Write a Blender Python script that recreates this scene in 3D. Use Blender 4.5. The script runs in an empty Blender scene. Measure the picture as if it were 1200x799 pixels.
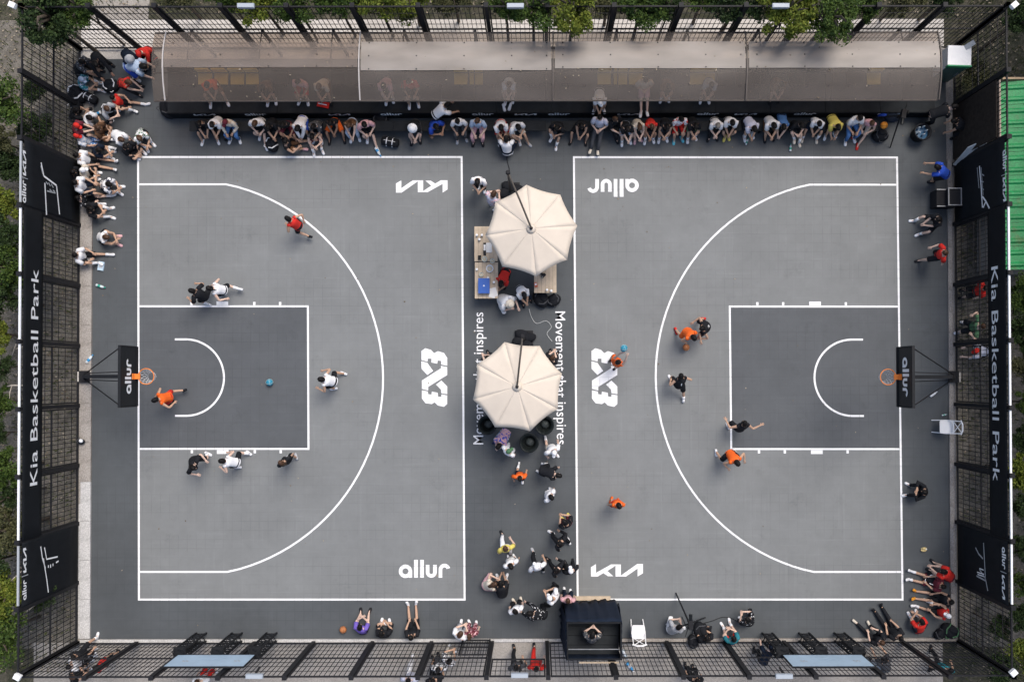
import bpy, bmesh, math, random
import numpy as np
from mathutils import Vector, Matrix, Euler
R = math.radians
rnd = random.Random(7)
SC = bpy.context.scene
COL = SC.collection

# ------------------------------------------------------------------ camera
CAM_LOC = Vector((0.619, 0.003, 30.767))
CAM_ROT = Euler((0.0137, -0.0009, -0.0014), 'XYZ')
FPX, CX, CY = 1057.8, 630.66, 427.34          # focal length and principal point of the 1200 px photograph
cam_data = bpy.data.cameras.new('camera'); cam = bpy.data.objects.new('camera', cam_data); COL.objects.link(cam)
cam.location = CAM_LOC; cam.rotation_euler = CAM_ROT
cam_data.sensor_width = 36; cam_data.lens = FPX/1200*36
cam_data.shift_x = -(CX-600)/1200; cam_data.shift_y = (CY-399.5)/1200
cam_data.clip_end = 500
SC.camera = cam
# ------------------------------------------------------------------ light: bright overcast, soft sun from beyond the top fence
world = bpy.data.worlds.new('World'); SC.world = world; world.use_nodes = True
nt = world.node_tree; bg = nt.nodes['Background']
sky = nt.nodes.new('ShaderNodeTexSky'); sky.sky_type = 'NISHITA'; sky.sun_disc = False
SUN_EL, SUN_AZ = R(60), R(32)                 # azimuth from +Y towards +X
sky.sun_elevation = SUN_EL; sky.sun_rotation = SUN_AZ
sky.air_density = 1.0; sky.dust_density = 4.0; sky.ozone_density = 1.0
nt.links.new(sky.outputs[0], bg.inputs[0]); bg.inputs[1].default_value = 0.11
sun_d = bpy.data.lights.new('sun', 'SUN'); sun_d.energy = 1.3; sun_d.angle = R(30); sun_d.color = (1, .965, .91)
sun = bpy.data.objects.new('sun', sun_d); COL.objects.link(sun)
sdir = Vector((math.cos(SUN_EL)*math.sin(SUN_AZ), math.cos(SUN_EL)*math.cos(SUN_AZ), math.sin(SUN_EL)))
sun.rotation_euler = sdir.to_track_quat('Z', 'Y').to_euler()
sun.location = (0, 0, 60)
SC.view_settings.view_transform = 'Standard'; SC.view_settings.look = 'None'
SC.view_settings.gamma = 1; SC.view_settings.use_curve_mapping = False
SC.view_settings.exposure = 0.80

# ------------------------------------------------------------------ survey helpers: where the photograph's points stand on the ground
_rot = CAM_ROT.to_matrix()
def ray(px, py):
    return _rot @ Vector(((px-CX)/FPX, -(py-CY)/FPX, -1))
def G(px, py, z=0.0):
    d = ray(px, py); t = (z-CAM_LOC.z)/d.z
    return CAM_LOC + d*t
def onX(px, py, X):
    d = ray(px, py); return CAM_LOC + d*((X-CAM_LOC.x)/d.x)
def onY(px, py, Y):
    d = ray(px, py); return CAM_LOC + d*((Y-CAM_LOC.y)/d.y)

# ------------------------------------------------------------------ materials
MATS = {}
def mat(name, rgb, rough=.7, var=.0, vscale=3., bump=.0, bscale=60., metal=0., island=0., spec=None):
    if name in MATS: return MATS[name]
    m = bpy.data.materials.new(name); m.use_nodes = True; n = m.node_tree.nodes; l = m.node_tree.links
    b = n['Principled BSDF']; b.inputs['Roughness'].default_value = rough; b.inputs['Metallic'].default_value = metal
    b.inputs['Base Color'].default_value = (*rgb, 1)
    b.inputs['Specular IOR Level'].default_value = spec if spec is not None else (.12 if max(rgb) < .04 else .3)
    if var or bump or island:
        tc = n.new('ShaderNodeTexCoord')
    if var or island:
        out = None
        if var:
            no = n.new('ShaderNodeTexNoise'); no.inputs['Scale'].default_value = vscale; no.inputs['Detail'].default_value = 6
            no.inputs['Roughness'].default_value = .65
            l.new(tc.outputs['Object'], no.inputs['Vector'])
            mr = n.new('ShaderNodeMapRange'); mr.inputs[1].default_value = .3; mr.inputs[2].default_value = .7
            mr.inputs[3].default_value = 1-var; mr.inputs[4].default_value = 1+var
            l.new(no.outputs[0], mr.inputs[0]); out = mr.outputs[0]
        if island:
            ge = n.new('ShaderNodeNewGeometry')
            mi = n.new('ShaderNodeMapRange'); mi.inputs[3].default_value = 1-island; mi.inputs[4].default_value = 1+island
            l.new(ge.outputs['Random Per Island'], mi.inputs[0])
            if out:
                mu = n.new('ShaderNodeMath'); mu.operation = 'MULTIPLY'; l.new(out, mu.inputs[0]); l.new(mi.outputs[0], mu.inputs[1]); out = mu.outputs[0]
            else: out = mi.outputs[0]
        vm = n.new('ShaderNodeVectorMath'); vm.operation = 'SCALE'; vm.inputs[0].default_value = rgb
        l.new(out, vm.inputs['Scale']); l.new(vm.outputs[0], b.inputs['Base Color'])
    if bump:
        nb = n.new('ShaderNodeTexNoise'); nb.inputs['Scale'].default_value = bscale; nb.inputs['Detail'].default_value = 4
        l.new(tc.outputs['Object'], nb.inputs['Vector'])
        bu = n.new('ShaderNodeBump'); bu.inputs['Strength'].default_value = bump; bu.inputs['Distance'].default_value = .02
        l.new(nb.outputs[0], bu.inputs['Height']); l.new(bu.outputs[0], b.inputs['Normal'])
    MATS[name] = m; return m

def mix_mat(name, cols, scale=1.5, detail=8, rough=.9, bump=.3, bscale=25., stretch=(1,1,1)):
    """ground-like material: colour ramp over noise plus fine noise"""
    m = bpy.data.materials.new(name); m.use_nodes = True; n = m.node_tree.nodes; l = m.node_tree.links
    b = n['Principled BSDF']; b.inputs['Roughness'].default_value = rough
    tc = n.new('ShaderNodeTexCoord'); mp = n.new('ShaderNodeMapping'); mp.inputs['Scale'].default_value = stretch
    l.new(tc.outputs['Object'], mp.inputs[0])
    no = n.new('ShaderNodeTexNoise'); no.inputs['Scale'].default_value = scale; no.inputs['Detail'].default_value = detail; no.inputs['Roughness'].default_value = .7
    l.new(mp.outputs[0], no.inputs['Vector'])
    cr = n.new('ShaderNodeValToRGB'); e = cr.color_ramp.elements
    k = len(cols)
    while len(e) < k: e.new(.5)
    for i, c in enumerate(cols):
        e[i].position = .28 + .44*i/(k-1); e[i].color = (*c, 1)
    l.new(no.outputs[0], cr.inputs[0])
    fi = n.new('ShaderNodeTexNoise'); fi.inputs['Scale'].default_value = bscale; fi.inputs['Detail'].default_value = 5
    l.new(mp.outputs[0], fi.inputs['Vector'])
    mr = n.new('ShaderNodeMapRange'); mr.inputs[1].default_value = .3; mr.inputs[2].default_value = .7; mr.inputs[3].default_value = .7; mr.inputs[4].default_value = 1.3
    l.new(fi.outputs[0], mr.inputs[0])
    vm = n.new('ShaderNodeVectorMath'); vm.operation = 'SCALE'; l.new(cr.outputs[0], vm.inputs[0]); l.new(mr.outputs[0], vm.inputs['Scale'])
    l.new(vm.outputs[0], b.inputs['Base Color'])
    if bump:
        bu = n.new('ShaderNodeBump'); bu.inputs['Strength'].default_value = bump; bu.inputs['Distance'].default_value = .03
        l.new(fi.outputs[0], bu.inputs['Height']); l.new(bu.outputs[0], b.inputs['Normal'])
    MATS[name] = m; return m

def court_mat(name, rgb, stain=.10, seam=.15, rough=.55):
    """plastic sport tiles: 0.305 m grid, broken seams, scuffs, dust"""
    m = bpy.data.materials.new(name); m.use_nodes = True; n = m.node_tree.nodes; l = m.node_tree.links
    b = n['Principled BSDF']; b.inputs['Roughness'].default_value = rough; b.inputs['Specular IOR Level'].default_value = .12
    tc = n.new('ShaderNodeTexCoord')
    def noise(scale, det, stretch=(1,1,1), rr=.6):
        mp = n.new('ShaderNodeMapping'); mp.inputs['Scale'].default_value = stretch; l.new(tc.outputs['Object'], mp.inputs[0])
        no = n.new('ShaderNodeTexNoise'); no.inputs['Scale'].default_value = scale; no.inputs['Detail'].default_value = det; no.inputs['Roughness'].default_value = rr
        l.new(mp.outputs[0], no.inputs['Vector']); return no.outputs[0]
    def rng(x, a, c, lo, hi):
        mr = n.new('ShaderNodeMapRange'); mr.inputs[1].default_value = a; mr.inputs[2].default_value = c; mr.inputs[3].default_value = lo; mr.inputs[4].default_value = hi
        l.new(x, mr.inputs[0]); return mr.outputs[0]
    def mul(a, c):
        mu = n.new('ShaderNodeMath'); mu.operation = 'MULTIPLY'; l.new(a, mu.inputs[0]); l.new(c, mu.inputs[1]); return mu.outputs[0]
    f = rng(noise(.35, 5), .3, .7, 1-stain, 1+stain)
    f = mul(f, rng(noise(2.2, 6, rr=.7), .3, .7, .95, 1.05))
    f = mul(f, rng(noise(1.0, 5, (.35, 9, 1)), .58, .76, 1, 1.13))
    f = mul(f, rng(noise(1.0, 5, (9, .35, 1)), .58, .76, 1, 1.11))
    f = mul(f, rng(noise(.9, 7, rr=.8), .57, .74, 1, .80))
    br = n.new('ShaderNodeTexBrick'); br.offset = 0; br.squash = 1
    br.inputs['Scale'].default_value = 1; br.inputs['Brick Width'].default_value = .305; br.inputs['Row Height'].default_value = .305
    br.inputs['Mortar Size'].default_value = .011; br.inputs['Mortar Smooth'].default_value = .3
    br.inputs['Color1'].default_value = (.985,.985,.985,1); br.inputs['Color2'].default_value = (1.015,1.015,1.015,1); br.inputs['Mortar'].default_value = (1,1,1,1)
    l.new(tc.outputs['Object'], br.inputs['Vector'])
    bw = n.new('ShaderNodeRGBToBW'); l.new(br.outputs['Color'], bw.inputs[0]); f = mul(f, bw.outputs[0])
    sm = mul(br.outputs['Fac'], rng(noise(.8, 4, (.3, 1.6, 1)), .42, .62, 0, seam))
    inv = n.new('ShaderNodeMath'); inv.operation = 'SUBTRACT'; inv.inputs[0].default_value = 1; l.new(sm, inv.inputs[1])
    f = mul(f, inv.outputs[0])
    vm = n.new('ShaderNodeVectorMath'); vm.operation = 'SCALE'; vm.inputs[0].default_value = rgb; l.new(f, vm.inputs['Scale'])
    l.new(vm.outputs[0], b.inputs['Base Color'])
    MATS[name] = m; return m

M_SURR = court_mat('dark grey sport tile', (.080, .087, .092), .14)
M_HALF = court_mat('light grey sport tile', (.182, .189, .188), .085)
M_LANE = court_mat('slate sport tile', (.090, .096, .102), .09)
M_LINE = court_mat('white line paint', (.80, .80, .80), .05, .35, .6)
M_METAL = mat('black fence metal', (.018, .018, .02), .5, .2, 8)
M_BLACK = mat('black paint', (.015, .016, .018), .55, .15, 5)
M_BANNER = mat('black banner cloth', (.0085, .0100, .0125), .75, .2, 2, .15, 8)
M_PRINT = mat('white print', (.78, .79, .80), .6)
M_PRINTG = mat('grey print', (.35, .37, .39), .6)
M_WHITE = mat('white plastic', (.80, .80, .80), .4, .03, 6)
M_STEEL = mat('galvanised steel', (.45, .46, .47), .4, .1, 8, metal=.7)
M_CONC = mix_mat('pale concrete', [(.42,.39,.355), (.52,.485,.445), (.60,.565,.525)], .9, 7, .9, .15, 40)
M_KERB_OLD = mix_mat('weathered concrete', [(.22,.198,.175), (.30,.272,.245), (.36,.332,.30)], 2, 7, .9, .2, 30)
M_KERB_NEW = mix_mat('new concrete', [(.38,.37,.355), (.47,.46,.445), (.54,.53,.515)], 2, 7, .9, .15, 30)
M_PAVE = mix_mat('tan paving', [(.24,.22,.195), (.30,.275,.245), (.34,.315,.285)], .6, 6, .9, .15, 45)
M_GROUND = mix_mat('leaf littered soil', [(.016,.020,.008), (.035,.036,.020), (.07,.064,.045), (.13,.115,.088)], 2.2, 10, 1, .5, 14)
M_GRAVEL = mix_mat('gravel', [(.07,.062,.05), (.13,.118,.098), (.20,.18,.155)], 3, 10, 1, .5, 22)
M_WOOD = mat('pale wood', (.50, .40, .29), .6, .14, 6)
M_CANVAS = mat('cream canvas', (.61, .535, .445), .85, .05, 1.6, .3, 3.5)
M_NAVY = mat('navy cloth', (.010, .016, .030), .75, .2, 3, .2, 9)
M_ORANGE = mat('orange ring paint', (.75, .22, .04), .45)
M_NET = mat('white net cord', (.55, .55, .56), .8)
M_GLASSY = mat('tinted backboard', (.012, .014, .016), .35)

# ------------------------------------------------------------------ object helpers
def tag(o, label=None, cat=None, group=None, kind=None):
    if label: o['label'] = label
    if cat: o['category'] = cat
    if group: o['group'] = group
    if kind: o['kind'] = kind
    return o
def link(name, me, m=None, parent=None):
    o = bpy.data.objects.new(name, me); COL.objects.link(o)
    if m is not None and len(me.materials) == 0: me.materials.append(m)
    if parent is not None: o.parent = parent
    return o
def empty(name, loc=(0,0,0), rz=0, label=None, cat=None, group=None):
    o = bpy.data.objects.new(name, None); COL.objects.link(o); o.location = loc; o.rotation_euler = (0,0,rz); o.empty_display_size = .2
    return tag(o, label, cat, group)
def copy_tree(o, parent=None):
    c = o.copy(); COL.objects.link(c)
    if parent is not None: c.parent = parent
    for ch in o.children: copy_tree(ch, c)
    return c

class MB:
    def __init__(s): s.v = []; s.f = []
    def add(s, v, f):
        b = len(s.v); s.v += [tuple(x) for x in v]; s.f += [tuple(i+b for i in q) for q in f]; return s
    def box(s, c, size, rz=0, rot=None):
        x, y, z = (q/2 for q in size); M = rot if rot is not None else Matrix.Rotation(rz, 3, 'Z'); c = Vector(c)
        vs = [c + M @ Vector((a*x, b*y, d*z)) for a in (-1,1) for b in (-1,1) for d in (-1,1)]
        return s.add(vs, [(0,1,3,2),(4,6,7,5),(0,4,5,1),(2,3,7,6),(0,2,6,4),(1,5,7,3)])
    def bar(s, a, b, w, h=None, up=(0,0,1)):
        a, b = Vector(a), Vector(b); d = b-a; L = d.length
        if L < 1e-6: return s
        d /= L; u = Vector(up)
        if abs(d.dot(u)) > .98: u = Vector((0,1,0))
        sd = d.cross(u).normalized(); u = sd.cross(d)
        return s.box((a+b)/2, (L, w, h or w), rot=Matrix((d, sd, u)).transposed())
    def tube(s, pts, rad, seg=8, caps=True):
        pts = [Vector(p) for p in pts]; rr = rad if isinstance(rad, (list, tuple)) else [rad]*len(pts)
        b = len(s.v); prev = None
        for i, p in enumerate(pts):
            d = (pts[min(i+1,len(pts)-1)] - pts[max(i-1,0)]).normalized()
            if prev is None:
                u = Vector((0,0,1)) if abs(d.z) < .9 else Vector((1,0,0))
            else: u = prev
            a = d.cross(u).normalized(); u = a.cross(d).normalized(); prev = u
            for k in range(seg):
                t = 2*math.pi*k/seg; s.v.append(tuple(p + (a*math.cos(t)+u*math.sin(t))*rr[i]))
        for i in range(len(pts)-1):
            for k in range(seg):
                k2 = (k+1) % seg; s.f.append((b+i*seg+k, b+i*seg+k2, b+(i+1)*seg+k2, b+(i+1)*seg+k))
        if caps:
            s.f.append(tuple(b+k for k in range(seg))[::-1]); e = b+(len(pts)-1)*seg; s.f.append(tuple(e+k for k in range(seg)))
        return s
    def loft(s, rings, caps=True):
        b = len(s.v); n = len(rings[0])
        for r in rings: s.v += [tuple(p) for p in r]
        for i in range(len(rings)-1):
            for k in range(n):
                k2 = (k+1) % n; s.f.append((b+i*n+k, b+i*n+k2, b+(i+1)*n+k2, b+(i+1)*n+k))
        if caps:
            s.f.append(tuple(b+k for k in range(n))[::-1]); e = b+(len(rings)-1)*n; s.f.append(tuple(e+k for k in range(n)))
        return s
    def lathe(s, prof, seg=16, c=(0,0,0)):
        c = Vector(c)
        return s.loft([[c+Vector((r*math.cos(2*math.pi*k/seg), r*math.sin(2*math.pi*k/seg), z)) for k in range(seg)] for r, z in prof])
    def ball(s, c, r, seg=10, rings=6):
        c = Vector(c); r = (r,r,r) if not isinstance(r, (tuple,list)) else r
        prof = [(math.sin(math.pi*i/rings), -math.cos(math.pi*i/rings)) for i in range(rings+1)]
        prof[0] = (.02,-1); prof[-1] = (.02,1)
        return s.loft([[c+Vector((q*r[0]*math.cos(2*math.pi*k/seg), q*r[1]*math.sin(2*math.pi*k/seg), z*r[2])) for k in range(seg)] for q, z in prof])
    def mesh(s, name, smooth=False):
        me = bpy.data.meshes.new(name); me.from_pydata(s.v, [], s.f); me.update()
        if smooth:
            me.polygons.foreach_set('use_smooth', [True]*len(me.polygons))
        return me
    def build(s, name, m, parent=None, smooth=False):
        return link(name, s.mesh(name, smooth), m, parent)

def poly_mesh(name, polys, thick=0.0):
    """polys: list of (list of 3D points); each an n-gon, triangulated"""
    bm = bmesh.new()
    for P in polys:
        vs = [bm.verts.new(p) for p in P]; bm.faces.new(vs)
    bm.normal_update()
    bmesh.ops.triangulate(bm, faces=bm.faces[:], ngon_method='EAR_CLIP')
    me = bpy.data.meshes.new(name); bm.to_mesh(me); bm.free(); return me
def sheet(name, pts, z, m, parent=None, kind='structure'):
    P = [Vector((p[0], p[1], z)) for p in pts]
    # make normal up
    ar = sum(P[i].x*P[(i+1)%len(P)].y - P[(i+1)%len(P)].x*P[i].y for i in range(len(P)))
    if ar < 0: P.reverse()
    o = link(name, poly_mesh(name, [P]), m, parent)
    if kind and parent is None: o['kind'] = kind
    return o

# glyph shapes in their own flat coordinates (x right, y up, unit height)
def ribbon(pts, w):
    pts = [Vector((p[0], p[1])) for p in pts]; L = []; Rr = []
    for i, p in enumerate(pts):
        d = (pts[min(i+1,len(pts)-1)]-pts[max(i-1,0)]).normalized(); n = Vector((-d.y, d.x))
        L.append(p+n*w/2); Rr.append(p-n*w/2)
    return [[L[i], Rr[i], Rr[i+1], L[i+1]] for i in range(len(pts)-1)]
def arc(cx, cy, r, a0, a1, n=16):
    return [(cx+r*math.cos(R(a0+(a1-a0)*i/n)), cy+r*math.sin(R(a0+(a1-a0)*i/n))) for i in range(n+1)]
def glyph_allur():
    q = []
    q.append((0, ribbon(arc(320,90,68,0,360,24), 53)))
    q.append((1, [[(366,0),(415,0),(415,95),(366,95)]]))
    q.append((0, [[(440,0),(495,0),(495,250),(440,250)]])); q.append((0, [[(525,0),(578,0),(578,250),(525,250)]]))
    q.append((0, ribbon([(632,180)]+arc(683,76,51,180,360,12)+[(734,180)], 52)))
    q.append((0, ribbon([(811,0)]+arc(868,112,57,180,15,12), 52)))
    return [(lv, [[((x-585)/250., y/250.) for x, y in P] for P in polys]) for lv, polys in q], 2.9
def glyph_kia():
    P = [(890,135),(890,265),(820,308),(820,187),(612,302),(475,302),(475,150),(250,308),(170,308),(170,180),(245,135),(245,245),(405,135),(550,135),(550,285),(662,212),(580,140),(655,140),(718,182),(795,135)]
    P = [((530-x)/173., (y-135)/173.) for x, y in P]      # the survey shows it upside down
    return [(0, [P])], 4.16
def glyph_3x3():
    Q = [[(130,105),(172,75),(235,92),(270,130),(312,107),(378,127),(415,182),(415,268),(348,255),(348,215),(310,210),(305,245),(240,232),(240,190),(200,190),(197,222),(130,205)],
     [(130,218),(195,235),(260,325),(195,370),(130,300)],
     [(415,282),(415,370),(205,500),(205,540),(135,522),(135,430),(345,295),(345,268)],
     [(350,430),(415,495),(415,580),(350,570),(345,530),(290,475)],
     [(135,538),(200,550),(205,580),(240,585),(245,552),(310,565),(315,608),(348,610),(350,582),(415,592),(415,690),(378,720),(310,705),(275,670),(245,690),(175,680),(135,628)]]
    return Q
def place_glyph(name, gl, M, m, parent=None, lift=.0012):
    polys = []
    for lv, ps in gl:
        for P in ps: polys.append([M @ Vector((x, y, lv*lift)) for x, y in P])
    me = poly_mesh(name, polys)
    # face the normal the way M's z points
    zdir = (M.to_3x3() @ Vector((0,0,1)))
    bm = bmesh.new(); bm.from_mesh(me)
    for f in bm.faces:
        if f.normal.dot(zdir) < 0: f.normal_flip()
    bm.to_mesh(me); bm.free()
    return link(name, me, m, parent)
def frame_mat(origin, xdir, ydir, sx, sy):
    x = Vector(xdir).normalized(); y = Vector(ydir).normalized(); z = x.cross(y)
    M = Matrix((x*sx, y*sy, z)).transposed().to_4x4(); M.translation = Vector(origin); return M
def text_mesh(name, s, bold=0.0):
    c = bpy.data.curves.new(name, 'FONT'); c.body = s; c.size = 1; c.offset = bold; c.resolution_u = 3
    o = bpy.data.objects.new(name, c); COL.objects.link(o)
    me = bpy.data.meshes.new_from_object(o); bpy.data.objects.remove(o); bpy.data.curves.remove(c)
    xs = [v.co.x for v in me.vertices]; me['x0'] = min(xs); me['x1'] = max(xs); return me
def place_text(name, s, p0, p1, up, capdir_h, m, parent=None, bold=0.0, lift=.004):
    """text with its baseline from p0 to p1 (its full length) and cap height capdir_h along up"""
    me = text_mesh(name, s, bold); p0, p1 = Vector(p0), Vector(p1)
    x = (p1-p0).normalized(); up = Vector(up); up = (up - x*up.dot(x)).normalized(); z = x.cross(up)
    L = (p1-p0).length; sx = L/(me['x1']-me['x0']); sy = capdir_h/.70
    M = Matrix((x*sx, up*sy, z)).transposed().to_4x4(); M.translation = p0 - x*sx*me['x0'] + z*lift
    me.transform(M); me.update()
    return link(name, me, m, parent)

# ================================================================== GROUND AND COURT
NX, NY = CAM_LOC.x, CAM_LOC.y
FX0, FX1 = G(92.5, 440).x, G(1120, 440).x      # fence lines
FY0, FY1 = G(600, 752).y, G(600, 57).y
FH = 3.52
ground = sheet('ground', [(-90,-70),(90,-70),(90,70),(-90,70)], -.06, M_GROUND)
gl = sheet('gravel_strip', [(FX0-4.2, FY0-.2),(FX0, FY0-.2),(FX0, FY1+1),(FX0-4.2, FY1+1)], -.045, M_GRAVEL)
gr = sheet('gravel_strip', [(FX1, FY0-.2),(FX1+4.4, FY0-.2),(FX1+4.4, FY1-2.2),(FX1, FY1-2.2)], -.045, M_GRAVEL)
pv = sheet('pavement', [(FX0-1.5, FY0-9),(FX1-.5, FY0-9),(FX1-.5, FY0),(FX0-1.5, FY0)], -.035, M_PAVE)
sheet('path', [tuple(G(78,-40).xy), tuple(G(178,-40).xy), tuple(G(172,36).xy), tuple(G(98,36).xy)], -.04, M_PAVE)
sheet('concrete_strip', [(FX0, G(0,37).y+.4), (G(1106,0).x, G(0,37).y+.4), (G(1106,0).x, G(0,84).y), (FX0, G(0,84).y)], -.02, M_CONC)
# surround of dark tiles and the two half courts
sx0, sx1, sy0, sy1 = G(108,440).x, G(1111,440).x, G(600,747.5).y, G(600,69).y
sheet('court_floor', [(sx0,sy0),(sx1,sy0),(sx1,sy1),(sx0,sy1)], 0, M_SURR)
sheet('concrete_base', [(FX0,FY0),(FX1,FY0),(FX1,FY1),(FX0,FY1)], -.03, M_KERB_OLD)
CORN = {-1: [G(162,184.3), G(541,184.3), G(163,702), G(544.5,702)], 1: [G(1051,184.8), G(672.5,184.5), G(1057.5,702), G(677,702)]}
CL = 11.05
def C2(side, d, Y):
    a, b, c, e = CORN[side]; u = d/CL; v = (7.525-Y)/15.05
    p = a*(1-u)*(1-v)+b*u*(1-v)+c*(1-u)*v+e*u*v; return (p.x, p.y)
def strip_path(name, side, pts, w, z, closed=False):
    """painted line of width w along a court path, mitred"""
    P = [Vector(p) for p in pts]; n = len(P); Lf, Rt = [], []
    for i in range(n):
        if closed: d1 = (P[i]-P[i-1]).normalized(); d2 = (P[(i+1)%n]-P[i]).normalized()
        else:
            d1 = (P[i]-P[i-1]).normalized() if i > 0 else (P[1]-P[0]).normalized(); d2 = (P[i+1]-P[i]).normalized() if i < n-1 else d1
        n1 = Vector((-d1.y,d1.x)); n2 = Vector((-d2.y,d2.x)); m_ = (n1+n2).normalized(); k = w/2/max(.3,m_.dot(n1))
        Lf.append(P[i]+m_*k); Rt.append(P[i]-m_*k)
    polys = []
    for i in range(n if closed else n-1):
        j = (i+1) % n
        q = [Lf[i], Rt[i], Rt[j], Lf[j]]; q = [C2(side, x, y) for x, y in q]; q = [(x,y,z) for x,y in q]
        ar = sum(q[k][0]*q[(k+1)%4][1]-q[(k+1)%4][0]*q[k][1] for k in range(4))
        if ar < 0: q.reverse()
        polys.append(q)
    o = link(name, poly_mesh(name, polys), M_LINE); o['kind'] = 'structure'; return o
for s in (-1, 1):
    sheet('half_court', [C2(s,0,7.52),C2(s,11.05,7.52),C2(s,11.05,-7.52),C2(s,0,-7.52)], .004, M_HALF)
    sheet('lane', [C2(s,.0,2.425),C2(s,5.775,2.425),C2(s,5.775,-2.425),C2(s,.0,-2.425)], .008, M_LANE)
    LW = .066
    strip_path('boundary_line', s, [(0,7.525),(CL,7.525),(CL,-7.525),(0,-7.525)], LW, .013, True)
    strip_path('lane_line', s, [(.04,2.425),(5.775,2.425),(5.775,-2.425),(.04,-2.425)], LW, .0155)
    a = 77.5; arcp = [(1.575+6.75*math.cos(R(t)), 6.75*math.sin(R(t))) for t in np.linspace(a, -a, 49)]
    x0 = arcp[0][0]
    strip_path('three_point_line', s, [(.04,6.59),(3.0,6.59)]+[p for p in arcp if p[0] > 3.05]+[(3.0,-6.59),(.04,-6.59)], LW, .0145)
    strip_path('charge_circle', s, [(1.24,1.30),(1.575,1.30)]+[(1.61+1.30*math.cos(R(t)),1.30*math.sin(R(t))) for t in np.linspace(88,-88,33)]+[(1.575,-1.30),(1.24,-1.30)], LW, .0145)
    for sg in (1,-1):
        for d0, d1 in ((1.77,1.85),(2.66,3.06),(3.91,3.99),(4.79,4.87)):
            y0 = 2.425+.036+.003; h = .13 if d1-d0 > .2 else .11
            sheet('lane_mark', [C2(s,d0,sg*y0),C2(s,d1,sg*y0),C2(s,d1,sg*(y0+h)),C2(s,d0,sg*(y0+h))], .013, M_LINE)
# ---- court lettering and logos
def flat_logo(name, gl, px0, px1, py_base, flip):
    """logo lying on the court between two surveyed ends; flip = reads from the top fence"""
    g, wid = gl
    a, b = G(px0, py_base, .017), G(px1, py_base, .017)
    c = (a+b)/2; sc = (b-a).length/wid
    M = frame_mat(c, (-1,0,0) if flip else (1,0,0), (0,-1,0) if flip else (0,1,0), sc, sc)
    o = place_glyph(name, g, M, M_LINE); o['kind'] = 'structure'; return o
flat_logo('court_logo', glyph_kia(), 464, 524.5, 211.4, True)
flat_logo('court_logo', glyph_kia(), 692.5, 753.5, 675.2, False)
flat_logo('court_logo', glyph_allur(), 688.3, 748.8, 209.9, True)
flat_logo('court_logo', glyph_allur(), 467, 527.5, 676.5, False)
for ox, k in ((480, 0), (679.3, 1)):
    polys = []
    for P in glyph_3x3():
        q = [G(ox + x/9.4, 400 + y/9.4, .017) for x, y in P]; q.reverse(); polys.append(q)
    me = poly_mesh('court_logo', polys); bm = bmesh.new(); bm.from_mesh(me)
    for f in bm.faces:
        if f.normal.z < 0: f.normal_flip()
    bm.to_mesh(me); bm.free()
    o = link('court_logo', me, M_LINE); o['kind'] = 'structure'
o = place_text('court_lettering', 'Movement that inspires', G(566.3,520.5,.003), G(566.3,366,.003), (-1,0,0), .345, M_LINE, bold=.002); o['kind'] = 'structure'
o = place_text('court_lettering', 'Movement that inspires', G(650.7,365,.003), G(652.7,520.5,.003), (1,0,0), .345, M_LINE, bold=.002); o['kind'] = 'structure'
# ---- kerbs
def kerb(name, x0, x1, y0, y1, n, along, mats, h=.10):
    root = empty(name, ((x0+x1)/2,(y0+y1)/2,0)); root['kind'] = 'structure'
    for i in range(n):
        if along == 'y': a, b = y0+(y1-y0)*i/n+.006, y0+(y1-y0)*(i+1)/n-.006; c = ((x0+x1)/2,(a+b)/2); sz = (abs(x1-x0), abs(b-a))
        else: a, b = x0+(x1-x0)*i/n+.006, x0+(x1-x0)*(i+1)/n-.006; c = ((a+b)/2,(y0+y1)/2); sz = (abs(b-a), abs(y1-y0))
        hh = h + rnd.uniform(-.004,.004)
        mb = MB().box((0,0,0), (sz[0], sz[1], hh+.05)); o = mb.build('slab', mats(i), root)
        o.location = (c[0]-(x0+x1)/2, c[1]-(y0+y1)/2, hh/2-.025)
    return root
kx0, kx1 = G(96,440).x, G(107.6,440).x
kerb('kerb', kx0, kx1, G(0,752).y+.12, G(0,245).y, 11, 'y', lambda i: M_KERB_NEW if i < 4 else M_KERB_OLD, .06)
kerb('kerb', FX0+.03, kx0-.015, G(0,752).y+.12, G(0,245).y, 16, 'y', lambda i: M_KERB_NEW if i < 5 else M_KERB_OLD, .03)
kerb('kerb', G(1111.5,440).x, G(1116,440).x, G(0,752).y+.12, G(0,190).y, 11, 'y', lambda i: M_KERB_OLD, .05)
kerb('kerb', G(98,0).x, G(1116,0).x, G(600,751.5).y+.0, G(600,748).y, 16, 'x', lambda i: M_KERB_NEW if i < 9 else M_KERB_OLD, .04)
for x0,x1 in ((1.0, 12.0),): pass

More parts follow.
